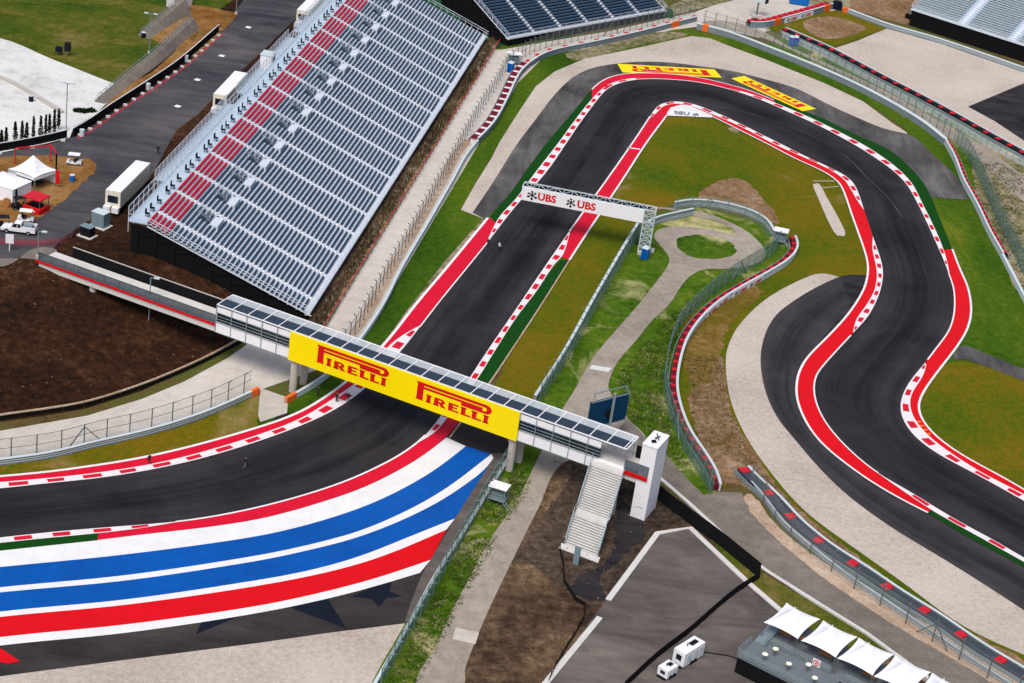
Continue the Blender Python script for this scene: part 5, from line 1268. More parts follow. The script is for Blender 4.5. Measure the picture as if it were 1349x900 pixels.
put(MB(), [P2(arc_pts(.5, .5, .3, .3, 0, 345, 20))], q0, hx, Vector((0, 0, 1)), -hy_, .02).build('emblem_field', M['whiteS'], sg, kind='flat')
put(MB(), [rect(.36, .3, .48, .7), rect(.52, .3, .64, .7)], q0, hx, Vector((0, 0, 1)), -hy_, .03).build('emblem_mark', M['redcap'], sg, kind='flat')
o = MB().box(hp(12.8, fy0 + .9, DZ), 1.1, 1.0, 2.2, math.atan2(hx.y, hx.x)).build('speaker_cabinet', M['blackS']); tag(o, 'tall black cabinet standing at the front railing of the platform', 'cabinet')

# ------------------------------------------------------------------ shelters, toilets, screens, lamps
def shelter(px, rz, label, w=2.6, d=1.9, h=2.6, booth=True, z=0):
    o = empty('marshal_shelter', at(px[0], px[1], z), label, 'shelter', rz=rz)
    MB().box((0, 0, h), w, d, .1).build('roof', M['whiteS'], o, local=True)
    for x in (-1, 1):
        for y in (-1, 1): MB().bar((x * (w / 2 - .2), y * (d / 2 - .2), 0), (x * (w / 2 - .2), y * (d / 2 - .2), h), .09).build('post', M['steel'], o, local=True)
    MB().box((0, 0, .7), w - .3, d - .3, .1).build('floor', M['steel'], o, local=True)
    m = MB()
    for q in (1.2, 1.7):
        for y in (-1, 1): m.bar((-w / 2 + .2, y * (d / 2 - .2), q), (w / 2 - .2, y * (d / 2 - .2), q), .06)
    m.build('rail', M['steel'], o, local=True)
    MB().box((0, d * .1, .8), w - .9, d * .5, .9).build('cabinet', M['greybox'], o, local=True)
    m = MB(); m.bar((w / 2 - .2, -d / 2, .75), (w / 2 + .7, -d / 2 - .3, 0), .1); m.bar((w / 2 - .2, -d / 2 + .6, .75), (w / 2 + .7, -d / 2 + .3, 0), .1); m.build('steps', M['steel'], o, local=True)
    return o
brz = math.atan2(bu.y, bu.x)
shelter((655, 662), brz + .1, 'white-roofed marshal shelter by the near debris fence left of the service road')
shelter((1026, 321), brz + .2, 'white-roofed marshal shelter at the end of the curved infield barrier', 2.6, 2.0)
shelter((676, 85), brz + .6, 'white-roofed marshal shelter behind the barrier below the navy grandstand', 3.0, 1.8, 2.4)
def toilet(px, rz, label, z=0):
    o = empty('portable_toilet', at(px[0], px[1], z), label, 'toilet', rz=rz)
    MB().box((0, 0, .1), 1.15, 1.15, 1.95).build('cabin', M['bluebox'], o, local=True)
    MB().box((0, 0, 0), 1.25, 1.25, .1).build('skid', M['rubber'], o, local=True)
    m = MB(); m.hexa([(-.6, -.6, 2.052), (.6, -.6, 2.052), (.6, .6, 2.052), (-.6, .6, 2.052), (-.45, -.45, 2.3), (.45, -.45, 2.3), (.45, .45, 2.3), (-.45, .45, 2.3)]); m.build('roof', M['wallwhite'], o, local=True)
    MB().box((0, -.59, .2), .75, .04, 1.75).build('door', M['blue'], o, local=True)
    return o
toilet((849, 341), brz, 'blue portable toilet at the foot of the advert gantry')
toilet((1042, 60), brz, 'blue portable toilet at the end of the upper right tyre barrier')
toilet((1047, 60), brz, 'second blue portable toilet just right of the first at the upper right barrier')
toilet((672, 95), brz, 'blue portable toilet beside the marshal shelter below the navy grandstand')
# big screen behind the bridge
scz0, scz1 = 2.7, 6.9
p0, p1 = at(780, 531.6, scz1), at(829.5, 519, scz1); ex = (p1 - p0); exn = ex.normalized(); en = Vector((exn.y, -exn.x, 0)); foot = (p0 + p1) / 2; foot.z = 0
scn = empty('video_screen', foot, 'back of a large dark blue video screen on a post behind the footbridge', 'screen')
q = [Vector((p0.x, p0.y, scz0)), Vector((p1.x, p1.y, scz0))]
MB().hexa([q[0], q[1], q[1] - en * .4, q[0] - en * .4] + [v + Vector((0, 0, scz1 - scz0)) for v in (q[0], q[1], q[1] - en * .4, q[0] - en * .4)]).build('cabinet', M['screen'], scn)
m = foot + exn * .3 + en * .35
MB().bar(Vector((m.x, m.y, 0)), Vector((m.x, m.y, scz1 + .9)), .5, .35).build('mast', M['steel'], scn)
mb = MB(); 
for zz in (scz1 + .05, scz0 + .05): mb.bar(Vector((q[0].x, q[0].y, zz)), Vector((q[1].x, q[1].y, zz)), .12)
a = Vector((p0.x, p0.y, scz1)) + exn * 1 - en * .8; b = Vector((p1.x, p1.y, scz1)) - en * .8
mb.bar(a + Vector((0, 0, .9)), b + Vector((0, 0, .9)), .1); mb.bar(a, a + Vector((0, 0, .9)), .1); mb.bar(b, b + Vector((0, 0, .9)), .1); mb.bar(a + Vector((0, 0, .9)), Vector((q[0].x, q[0].y, scz1)) + exn, .08); mb.bar(b + Vector((0, 0, .9)), Vector((q[1].x, q[1].y, scz1)), .08)
mb.build('service_frame', M['steel'], scn)
MB().box(foot + en * .02 + Vector((0, 0, scz0 + 1.6)), 1, .5, .9, math.atan2(exn.y, exn.x)).build('equipment_box', M['blackS'], scn)
f2 = at(996, 22); s3 = empty('video_screen', f2, 'small dark-backed screen on a single mast at the top edge of the photo', 'screen')
MB().bar(f2, f2 + Vector((0, 0, 5.2)), .35).build('mast', M['steelD'], s3)
MB().box(f2 + Vector((-.2, 0, 3.6)), 3.6, .35, 2.6, -.5).build('cabinet', M['wallwhite'], s3); MB().box(f2 + Vector((1.5, 0.6, 3.4)), 1.2, 1.4, 2.8, -.5).build('side_box', M['blackS'], s3)
MB().box(f2 - Vector((0, 0, 0)), 2.6, 2.2, .5, .3).build('ballast_block', M['conc'], s3)
tag(MB().hexa([p + f2 + Vector((0, -3.4, 0)) for p in (Vector((-2, -1, 0)), Vector((.6, -.7, 0)), Vector((.8, .3, 0)), Vector((-1.7, .1, 0)), Vector((-1.5, -.8, .6)), Vector((.2, -.5, .7)), Vector((.4, .1, .7)), Vector((-1.2, 0, .6)))]).build('equipment_case', M['blackS']), 'black equipment case lying on the concrete below the small screen', 'case')
def lamp(px, H, label, z=0, arm=(.9, 0), heads=1):
    p = at(px[0], px[1], z); o = empty('street_lamp', p, label, 'street lamp')
    MB().bar(p, p + Vector((0, 0, H)), .17, n=8).build('pole', M['steel'], o); MB().cyl(p, .32, .5, 10).build('footing', M['conc'], o)
    for k in range(heads):
        s = 1 if k == 0 else -1
        a = p + Vector((0, 0, H)); b = a + Vector((arm[0] * s, arm[1] * s, .05)); MB().bar(a, b, .1).build('arm', M['steel'], o)
        MB().box(b + Vector((0, 0, -.06)), .8, .4, .16).build('lamp_head', M['wallwhite'], o)
    return o
lamp((195.3, 432), 8.2, 'tall street lamp rising from the brown bank in front of the bridge ramp', z=1.2, heads=1)
lamp((87, 172), 8.6, 'double-headed lamp post in the pale plaza behind the cypresses', z=PZ, heads=2)
lamp((196.5, 71), 8.0, 'double-headed lamp post on the grass bank at the top left', z=PZ, heads=2)
lamp((311, 19), 5.0, 'lamp post beside the terrace road at the top edge', z=PZ, heads=1)
lamp((50, 340), 4.4, 'street lamp at the road corner by the left end of the footbridge', z=PZ, heads=1)

# ------------------------------------------------------------------ top-left terrace
sl_rz = math.atan2(su.y, su.x)
def trailer(pn, pf_, label, axle=True):
    z = PZ + 3.9; a = at(*pn, z); b = at(*pf_, z); d = b - a; L = d.length; rz = math.atan2(d.y, d.x); c = (a + b) / 2
    o = empty('box_trailer', (c.x, c.y, PZ), label, 'trailer', 'white box trailers parked behind the main grandstand', rz=rz)
    MB().box((0, 0, 1.15), L, 2.5, 2.75).build('box', M['cream'], o, local=True)
    MB().box((0, 0, 3.903), L - .1, 2.4, .04).build('roof_sheet', M['whiteS'], o, local=True)
    MB().box((-L / 2 - .02, 0, 1.9), .05, 1.7, 1.2).build('rear_window', M['glassD'], o, local=True)
    MB().box((0, 0, .85), L * .94, 1.1, .3).build('chassis', M['rubber'], o, local=True)
    for x in (-L / 2 + 1.4, -L / 2 + 2.7):
        for y in (-1.05, 1.05): MB().cyl((x, y - .15, .5), .5, .3, 14, axis=(0, 1, 0)).build('wheel', M['rubber'], o, local=True)
    for y in (-.7, .7): MB().box((-L / 2 - .5, y, .55), .8, 1.1, .9).build('cabinet', M['whiteS'], o, local=True)
    for y in (-.9, .9): MB().bar((L / 2 - 2, y, 0), (L / 2 - 2, y, .9), .14).build('landing_leg', M['steelD'], o, local=True)
trailer((149, 252), (188.6, 213), 'white box trailer with a dark rear window parked at the near end behind the grandstand')
trailer((290, 125), (318, 95), 'white box trailer half hidden by the rear mesh in the middle of the grandstand')
trailer((399, 14), (428, -16), 'white box trailer at the top edge behind the grandstand')
cbn = at(352, 88, 8.62); o = empty('control_cabin', cbn, 'small white control cabin standing on the rear access deck of the grandstand', 'cabin', rz=sl_rz)
MB().box((0, 0, 0), 2.6, 2.2, 2.6).build('shell', M['whiteS'], o, local=True); MB().box((0, -1.12, 1), 1.4, .04, .9).build('window', M['wallgrey'], o, local=True); MB().box((0, 0, 2.602), 2.8, 2.4, .12).build('roof', M['wallwhite'], o, local=True)
def fabric(px, z, label, h=1.5, top=True):
    P = crv(px, z, 2.0, 2); r0 = empty('fabric_fence', P[0], label, 'fence')
    wallmb(MB(), P, h, .08).build('fabric', M['black'], r0); wallmb(MB(), P, .08, .14, h + .002).build('top_rail', M['whiteS'], r0)
    for p, d in every(P, 2.6)[:60]: MB().bar(p + Vector((.1, -.1, 0)), p + Vector((.1, -.1, h)), .08).build('post', M['rubber'], r0)
    return P
FP = fabric([(96,180),(120,166),(143,149),(168,133),(194,116),(220,99),(245,80),(270,58),(288,42)], PZ, 'long black fabric fence along the left side of the terrace road')
FP2 = fabric([(-40,206),(0,200),(25,196),(45,192),(70,187),(88,182)], PZ, 'black fabric fence in front of the row of cypresses')
blk = None
for p, d in every(FP, 3.4, 1) + every(FP2, 6, 5):
    n_ = Vector((d.y, -d.x, 0)); q = p + n_ * .8
    if blk is None: blk = MB().box((0, 0, 0), .75, .45, .35).build('ballast_block', M['concW']); o = blk
    else: o = blk.copy(); COL.objects.link(o)
    o.location = q; o.rotation_euler = (0, 0, random.uniform(-.4, .4)); tag(o, 'small white ballast block on the asphalt at the foot of a black fabric fence', 'ballast block', 'white ballast blocks along the black fabric fences')
mb = MB(); [mb.quad(a + Vector((.9, -.5, .03)), b + Vector((.9, -.5, .03)), b + Vector((1.15, -.65, .03)), a + Vector((1.15, -.65, .03))) for a, b in zip(FP[:-1], FP[1:])]
o = mb.build('red_edge_line', M['redcap'], kind='flat'); fix_up(o); tag(o, kind='structure')
# black wall on the terrace along the ramp
P = [bp(sL + 3, WB + .25, ZF - .2), bp(sC, WB + .25, ZF - .2)]
o = wallmb(MB(), P, 1.8, .12).build('fabric_wall', M['black']); tag(o, 'long black fabric wall along the far side of the open bridge ramp', 'fence')
tag(wallmb(MB(), P, .07, .2, 1.802).build('wall_cap', M['conc'], o), None)
# stone ramp walls of the grass bank
def slopewall(px, label, h0, h1, w=2.2):
    P = crv(px, PZ, 2, 1); n = len(P); N = ring(P); vs = []
    for i, (p, q) in enumerate(zip(P, N)):
        h = h0 + (h1 - h0) * i / (n - 1); vs += [p, p + q * w, p + q * w + Vector((0, 0, h)), p + q * w * .55 + Vector((0, 0, h))]
    fs = [(0, 3, 2, 1), (4 * n - 4, 4 * n - 3, 4 * n - 2, 4 * n - 1)]
    for i in range(n - 1):
        k = 4 * i; fs += [(k, k + 4, k + 7, k + 3), (k + 3, k + 7, k + 6, k + 2), (k + 2, k + 6, k + 5, k + 1)]
    r0 = empty('retaining_wall', P[0], label, 'wall'); MB().add(vs, fs).build('stone_face', M['pathgrey'], r0)
    m = MB(); T = [p + q * w * .8 + Vector((0, 0, h0 + (h1 - h0) * i / (n - 1))) for i, (p, q) in enumerate(zip(P, N))]
    for p, d in every(T, 2): m.bar(p, p + Vector((0, 0, 1)), .07)
    for a, b in zip(T[:-1], T[1:]): m.bar(a + Vector((0, 0, 1)), b + Vector((0, 0, 1)), .08); m.bar(a + Vector((0, 0, .5)), b + Vector((0, 0, .5)), .05)
    m.build('railing', M['steel'], r0)
slopewall([(140,138),(160,122),(180,106),(210,84),(238,60),(263,38)], 'long stone-faced ramp wall with railing between grass bank and dirt strip', .4, 2.0)
slopewall([(198,52),(215,40),(232,30),(252,17)], 'short stone-faced ramp wall with railing at the top left', .4, 2.6, 2.6)
MB_ = MB().box(at(236, 8, PZ), 5, 2.4, 2.4, 1.0); tag(MB_.build('equipment_hut', M['concW']), 'low white-roofed hut at the top of the stone ramp', 'hut')
# cypresses
def cypress(px, H, first=None, i=0):
    p = at(px[0], px[1], PZ); lab = 'slim dark cypress in the row along the plaza edge'
    o = empty('cypress_tree', p, lab, 'tree', 'slim cypresses in a row behind the black fence')
    rnd = random.Random(i + 50); MB().bar(p, p + Vector((0, 0, H * .5)), .14, n=6).build('trunk', M['bark'], o)
    mb = MB(); wmax = rnd.uniform(.26, .42)
    for _ in range(420):
        t = rnd.random() ** .8; z = .35 + t * (H - .35); rr_ = wmax * (1 - t) ** .6 * (0.5 + .5 * min(1, t * 6)) * rnd.uniform(.55, 1.15); a = rnd.uniform(0, 6.283)
        c = p + Vector((math.cos(a) * rr_, math.sin(a) * rr_, z)); s = rnd.uniform(.1, .2)
        e1 = Vector((rnd.uniform(-1, 1), rnd.uniform(-1, 1), rnd.uniform(.2, 1))).normalized() * s * 1.6; e2 = Vector((rnd.uniform(-1, 1), rnd.uniform(-1, 1), rnd.uniform(-1, 1))).normalized() * s
        mb.add([c - e2, c + e2, c + e1], [(0, 1, 2)])
    mb.build('crown', M['foliage'], o, kind='flat')
for i, (x, y, top_) in enumerate(((2,192,172),(8,191,169),(20,189,161),(29,189,160),(35,188,162),(44,186,154),(53.5,183,153),(60,181,152),(65,178,151),(71.5,177,144.5),(77,171,144),(-6,193,165))):
    p = at(x, y, PZ); H = hz(p, top_) - PZ; cypress((x, y), H, i=i)
def shrub(px, z, r, label, group, seed):
    rnd = random.Random(seed); p = at(px[0], px[1], z); o = empty('shrub', p, label, 'shrub', group)
    mb = MB()
    for _ in range(260):
        a, b = rnd.uniform(0, 6.28), math.acos(rnd.uniform(0, 1)); q = r * rnd.uniform(.4, 1.05)
        c = p + Vector((math.cos(a) * math.sin(b) * q, math.sin(a) * math.sin(b) * q, math.cos(b) * q * .8 + .1)); s = rnd.uniform(.1, .22)
        e1 = Vector([rnd.uniform(-1, 1) for _ in range(3)]).normalized() * s; e2 = Vector([rnd.uniform(-1, 1) for _ in range(3)]).normalized() * s
        mb.add([c - e2, c + e2, c + e1 * 1.5], [(0, 1, 2)])
    mb.build('crown', M['foliage'], o, kind='flat'); MB().bar(p, p + Vector((0, 0, r * .5)), .08).build('stem', M['bark'], o)
for i, x in enumerate((101, 106, 111, 117, 121)): shrub((x, 148.5 - abs(i - 2) * .6), PZ, .75, 'small dark shrub at the foot of the plaza wall', 'small shrubs by the plaza wall', i)
# tents and things in the dirt island
ez = PZ + 2.5
a0, a1, a2 = at(10.8, 222.5, ez), at(45.8, 234.5, ez), at(76, 224, ez)
tx = (a1 - a0); ty = (a2 - a1); tn = empty('peaked_tent', (a1.x, a1.y + 3, PZ), 'white peaked tent with open sides on the dirt island at the left edge', 'tent')
def tp(x, y, z): return Vector((a0.x, a0.y, 0)) + Vector((tx.x, tx.y, 0)) * x + Vector((ty.x, ty.y, 0)) * y + Vector((0, 0, z))
tent_mesh(0, 0, 1, 1, ez, 2.5, tn, tp)
for a, b in ((0, 0), (1, 0), (1, 1), (0, 1)): MB().bar(tp(a, b, PZ), tp(a, b, ez), .12).build('leg', M['steel'], tn)
mb = MB()
for p, q in (((0, 0), (1, 0)), ((1, 0), (1, 1)), ((1, 1), (0, 1)), ((0, 1), (0, 0))): mb.quad(tp(*p, ez - .5), tp(*q, ez - .5), tp(*q, ez), tp(*p, ez))
mb.quad(tp(0, 0, PZ), tp(0, 1, PZ), tp(0, 1, ez), tp(0, 0, ez)); mb.quad(tp(0, 1, PZ), tp(1, 1, PZ), tp(1, 1, ez), tp(0, 1, ez))
mb.quad(tp(0, 0, PZ), tp(.3, 0, PZ), tp(.3, 0, ez), tp(0, 0, ez)); mb.build('side_cloth', M['tent'], tn, kind='flat')
for i, (x, y) in enumerate(((.45, .3), (.75, .45), (.5, .65))):
    o = empty('folding_table', tp(x, y, PZ), 'dark folding table in the shade of the white peaked tent', 'table', 'folding tables in the left tent')
    MB().box(tp(x, y, PZ + .72), 1.8, .8, .06, .3).build('table_top', M['navy'], o)
    for dx in (-.7, .7): MB().bar(tp(x, y, PZ) + Vector((dx, 0, 0)), tp(x, y, PZ + .72) + Vector((dx, 0, 0)), .07).build('leg', M['steelD'], o)
bt = at(10, 257, PZ); o = empty('box_tent', bt, 'closed white box-shaped tent at the left edge of the photo', 'tent', rz=math.atan2(tx.y, tx.x))
MB().box((0, 0, 0), 5.6, 4.6, 2.5).build('side_cloth', M['tent'], o, local=True)
MB().add([(-2.9, -2.4, 2.5), (2.9, -2.4, 2.5), (2.9, 2.4, 2.5), (-2.9, 2.4, 2.5), (0, 0, 3.4)], [(0, 1, 4), (1, 2, 4), (2, 3, 4), (3, 0, 4)]).build('roof', M['tent'], o, local=True)
MB().box((2.82, -1.4, 0), .05, .5, 2.3).build('door_gap', M['navy'], o, local=True)
# red steel arch behind the tent
r0 = empty('steel_arch', at(40, 212, PZ), 'red steel frame standing behind the white peaked tent', 'frame'); q0, q1 = at(20, 217, PZ), at(73, 219, PZ)
q1 = at(74, 224, PZ)
for p in (q0, q1, at(80,240,PZ)*0 + q1): MB().bar(p, p + Vector((0, 0, 2.9)), .2).build('upright', M['redcap'], r0)
MB().bar(q0 + Vector((0, 0, 2.9)), at(66, 213, PZ) + Vector((0, 0, 2.9)), .2).build('beam', M['redcap'], r0); MB().bar(at(66, 213, PZ) + Vector((0, 0, 2.9)), q1 + Vector((0, 0, 2.9)), .2).build('beam', M['redcap'], r0); MB().bar(at(66, 213, PZ), at(66, 213, PZ) + Vector((0, 0, 2.9)), .2).build('upright', M['redcap'], r0)
fl = at(73, 247, PZ); r0 = empty('feather_flag', fl, 'narrow red banner on a pole at the tent corner', 'flag'); MB().bar(fl, fl + Vector((0, 0, 3.2)), .08).build('pole', M['steelD'], r0); MB().quad(fl + Vector((0, 0, .6)), fl + Vector((.7, -.1, .7)), fl + Vector((.6, -.1, 3.0)), fl + Vector((0, 0, 3.2))).build('flag_cloth', M['redS'], r0, kind='flat')
# red kiosk
kk = at(48, 277, PZ); o = empty('drinks_kiosk', kk, 'red kiosk with flat canopy and red counter on the dirt island', 'kiosk', rz=-.35)
MB().box((0, 0, 2.3), 3.3, 2.8, .18).build('canopy', M['redcap'], o, local=True)
for x in (-1.4, 1.4):
    for y in (-1.15, 1.15): MB().bar((x, y, 0), (x, y, 2.3), .1).build('post', M['steelD'], o, local=True)
for nm, b in (('counter', ((0, -1.25, 0), 3.2, .45, .95)), ('counter', ((1.5, 0, 0), .4, 2.2, .95)), ('counter', ((-1.5, 0, 0), .4, 2.2, .95))): MB().box(*b).build(nm, M['redS'], o, local=True)
MB().box((0, .2, 0), 1.6, 1.0, 1.2).build('cooler', M['blackS'], o, local=True)
vs, fs = text_polys('COLD DRINKS', 1, .02) if False else ([], [])
MB().box((0, -1.49, .35), 1.5, .02, .22).build('counter_stripe', M['whiteS'], o, local=True)
# vehicles
def wheel(o, x, y, r=.34, w=.24):
    wv = MB().cyl((x, y - w / 2, r), r, w, 16, axis=(0, 1, 0)).build('wheel', M['rubber'], o, local=True)
    me = MB().cyl((x, y - w / 2 - .01 if y < 0 else y + w / 2 - .02, r), r * .55, .03, 12, axis=(0, 1, 0)).build('rim', M['steel'], wv, local=True)
def pickup(px, z, rz, label):
    o = empty('pickup_truck', at(px[0], px[1], z), label, 'pickup truck', rz=rz)
    prof = [(-2.65, .5), (-2.65, 1.0), (-.55, 1.05), (-.5, 1.08), (.95, 1.08), (1.1, 1.02), (2.45, .9), (2.62, .75), (2.62, .45)]
    def ext_(pr, w, mat, nm, z0=0): return MB().prism([(x, -w / 2, y + z0) for x, y in pr], (0, w, 0)).build(nm, M[mat], o, local=True)
    ext_(prof, 1.82, 'whiteS', 'body')
    ext_([(-.6, 1.06), (-.45, 1.68), (.55, 1.7), (1.15, 1.06)], 1.6, 'glassD', 'cabin_glass')
    MB().hexa([(-.48, -.72, 1.68), (.58, -.72, 1.68), (.58, .72, 1.68), (-.48, .72, 1.68), (-.42, -.66, 1.75), (.5, -.66, 1.75), (.5, .66, 1.75), (-.42, .66, 1.75)]).build('cabin_roof', M['whiteS'], o, local=True)
    for y in (-.8, .8):
        m = MB(); m.bar((-.53, y, 1.06), (-.45, y * .93, 1.7), .1); m.bar((.1, y, 1.06), (.08, y * .93, 1.7), .08); m.bar((1.12, y, 1.06), (.56, y * .93, 1.7), .08); m.build('pillar', M['whiteS'], o, local=True)
    MB().box((-1.62, 0, 1.056), 1.8, 1.5, .02).build('bed_floor', M['steelD'], o, local=True)
    for y in (-.86, .86): MB().box((-1.62, y, 1.05), 2.0, .09, .35).build('bed_side', M['whiteS'], o, local=True)
    MB().box((-2.6, 0, 1.0), .09, 1.8, .4).build('tailgate', M['whiteS'], o, local=True)
    MB().box((2.66, 0, .42), .1, 1.7, .2).build('bumper', M['steelD'], o, local=True)
    for y in (-.65, .65): MB().box((2.6, y, .68), .08, .35, .16).build('headlight', M['lamp'], o, local=True)
    for y in (-.75, .75): MB().box((-2.68, y, .75), .05, .16, .3).build('tail_light', M['redS'], o, local=True)
    MB().box((-1.5, .1, 1.08), 1.2, 1.0, .5).build('bed_toolbox', M['steel'], o, local=True)
    for x in (-1.65, 1.7):
        for y in (-.85, .85): wheel(o, x, y, .38)
    return o
pickup((25, 306), PZ, math.pi + .02, 'white pickup truck with a loaded bed on the road at the far left')
def cart(px, z, rz, label, body='whiteS', roof='whiteS'):
    o = empty('golf_cart', at(px[0], px[1], z), label, 'golf cart', rz=rz)
    MB().prism([(x, -.6, y) for x, y in ((-1.2, .3), (-1.2, .85), (-.5, .9), (-.4, .5), (.5, .45), (.7, .85), (1.15, .7), (1.25, .35))], (0, 1.2, 0)).build('body', M[body], o, local=True)
    MB().box((0, 0, 1.85), 1.9, 1.25, .09).build('roof', M[roof], o, local=True)
    for x in (-.85, .8):
        for y in (-.55, .55): MB().bar((x, y, .8), (x * .95, y, 1.85), .06).build('roof_post', M['steelD'], o, local=True)
    MB().box((-.25, 0, .75), .6, 1.1, .16).build('seat', M['blackS'], o, local=True); MB().box((-.55, 0, .9), .12, 1.1, .45).build('backrest', M['blackS'], o, local=True)
    for x in (-.85, .85):
        for y in (-.55, .55): wheel(o, x, y, .26, .2)
cart((97.5, 217), PZ, math.pi + .1, 'white golf cart parked on the dirt edge beside the terrace road')
cart((34, 292), PZ, .1, 'white golf cart parked just behind the white pickup truck')
cart((26, 275), PZ, .6, 'dark golf cart parked beside the red kiosk', 'blackS', 'blackS')
cart((4, 300), PZ, .3, 'dark golf cart at the extreme left edge with a red seat', 'navy', 'blackS')
# cabinets
def cab(px, z, sx, sy, h, mat, label, pad=True, lid=None):
    p = at(px[0], px[1], z); o = empty('utility_cabinet', p, label, 'cabinet', rz=brz)
    MB().box((0, 0, .15), sx, sy, h).build('housing', M[mat], o, local=True); MB().box((0, 0, 0), sx + .7, sy + .7, .15).build('pad', M['concW'], o, local=True)
    MB().box((0, 0, .152 + h), sx + .1, sy + .1, .08).build('lid', M[lid or mat], o, local=True)
    for x in (-sx / 4, sx / 4): MB().box((x, -sy / 2 - .01, .3), sx * .42, .03, h * .8).build('door', M[mat], o, local=True)
cab((132.5, 298), PZ, 2.3, 1.7, 2.3, 'greybox', 'tall grey utility cabinet on a pale slab beside the grandstand corner', lid='wallwhite')
cab((115, 311), PZ, 1.9, 1.3, 1.5, 'rubber', 'dark green-topped transformer on a pale slab near the bridge ramp', lid='greybox')
bb = at(12.5, 331, PZ); o = empty('notice_board', bb, 'white notice board on a post at the left road corner', 'sign'); MB().bar(bb, bb + Vector((0, 0, 1.6)), .12).build('post', M['whiteS'], o); MB().box(bb + Vector((0, 0, 1.3)), 1.2, .08, 1.5, .1).build('board', M['whiteS'], o)
debris_fence('pink netting along the road corner above the bridge ramp', wl([(99,303),(96,314),(80,321),(62,325),(30,323),(-20,321)], PZ), 1, 1.0, 2.5, net='plum', arm=0, post='steelD', name='netting_fence')
def barrel(px, z, label, mat, group=None, cat='barrel'):
    p = at(px[0], px[1], z); o = empty('barrel', p, label, cat, group)
    MB().cyl(p, .42, 1.1, 14).build('drum', M[mat], o); MB().cyl(p + Vector((0, 0, 1.1)), .44, .07, 14).build('lid', M['wallwhite'], o)
barrel((95, 239), PZ, 'blue barrel standing alone on the dirt island', 'bluebox')
barrel((108, 179), PZ, 'pale blue bin at the near end of the black fabric fence', 'wallwhite', cat='bin')
barrel((195, 118), PZ, 'pale blue bin by the middle of the black fabric fence', 'wallwhite', cat='bin')
barrel((245, 81), PZ, 'pale blue bin near the far end of the black fabric fence', 'wallwhite', cat='bin')
barrel((41, 134), PZ, 'blue and white bin standing on the pale plaza', 'navy', cat='bin')
barrel((189, 50), PZ, 'dark bin beside the lamp post on the grass bank', 'navy', cat='bin')
rl_ = at(8, 272, PZ); o = empty('cable_reel', rl_, 'wooden cable reel standing at the left edge of the dirt island', 'cable reel'); 
for dy in (-.4, .35): MB().cyl(rl_ + Vector((0, dy, .65)), .65, .08, 16, axis=(0, 1, 0)).build('flange', M['wood'], o)
MB().cyl(rl_ + Vector((0, -.33, .65)), .3, .68, 12, axis=(0, 1, 0)).build('drum', M['wood'], o)
sk = at(84, 73, PZ); o = empty('speaker_stack', sk, 'pair of dark speaker boxes on stands on the hill lawn', 'speaker'); MB().box(sk + Vector((.7, 0, 1.0)), 1.0, 1.0, 1.6).build('cabinet', M['blackS'], o); MB().box(sk + Vector((-.9, -.2, .7)), 1.1, 1.0, .9).build('cabinet', M['navy'], o)
for x, y in ((.3, -.4), (1.1, .4), (-1.3, -.5), (-.5, .3)): MB().bar(sk + Vector((x, y, 0)), sk + Vector((x, y, 1.0)), .08).build('leg', M['steelD'], o)
for i, (x, y) in enumerate(((327,36),(292,73.5),(260,105),(234,140))):
    p = at(x, y, PZ); o = MB().poly([p + Vector((dx, dy, .04)) for dx, dy in ((-.6, -.5), (.4, -.7), (.7, .2), (-.3, .6))]).build('paper_sheet', M['whiteS'], kind='flat'); tag(o, 'flat white sheet lying on the terrace road asphalt', 'sheet', 'white sheets lying on the terrace road')
# vehicles and boxes beyond the top
for i, (x, y, c, lab) in enumerate(((1052, 6, 'bluebox', 'blue container behind the short tyre barrier at the top edge'), (872, 22, 'dgreen', 'dark green skip at the right end of the navy grandstand'), (1102, 12, 'navy', 'dark stack of tyres at the end of the short barrier'))):
    p = at(x, y); o = empty('container', p, lab, 'container', rz=brz + (.6 if i == 1 else .4)); MB().box((0, 0, .2), 4.6 if i < 2 else 2.2, 1.9, 1.5).build('body', M[c], o, local=True)
    m = MB(); [m.box((-2.0 + k * .66, -.97, .25), .12, .06, 1.4) for k in range(7)] if i < 2 else m.box((0, 0, 1.703), 1.6, 1.4, .3); m.build('ribs', M[c], o, local=True)

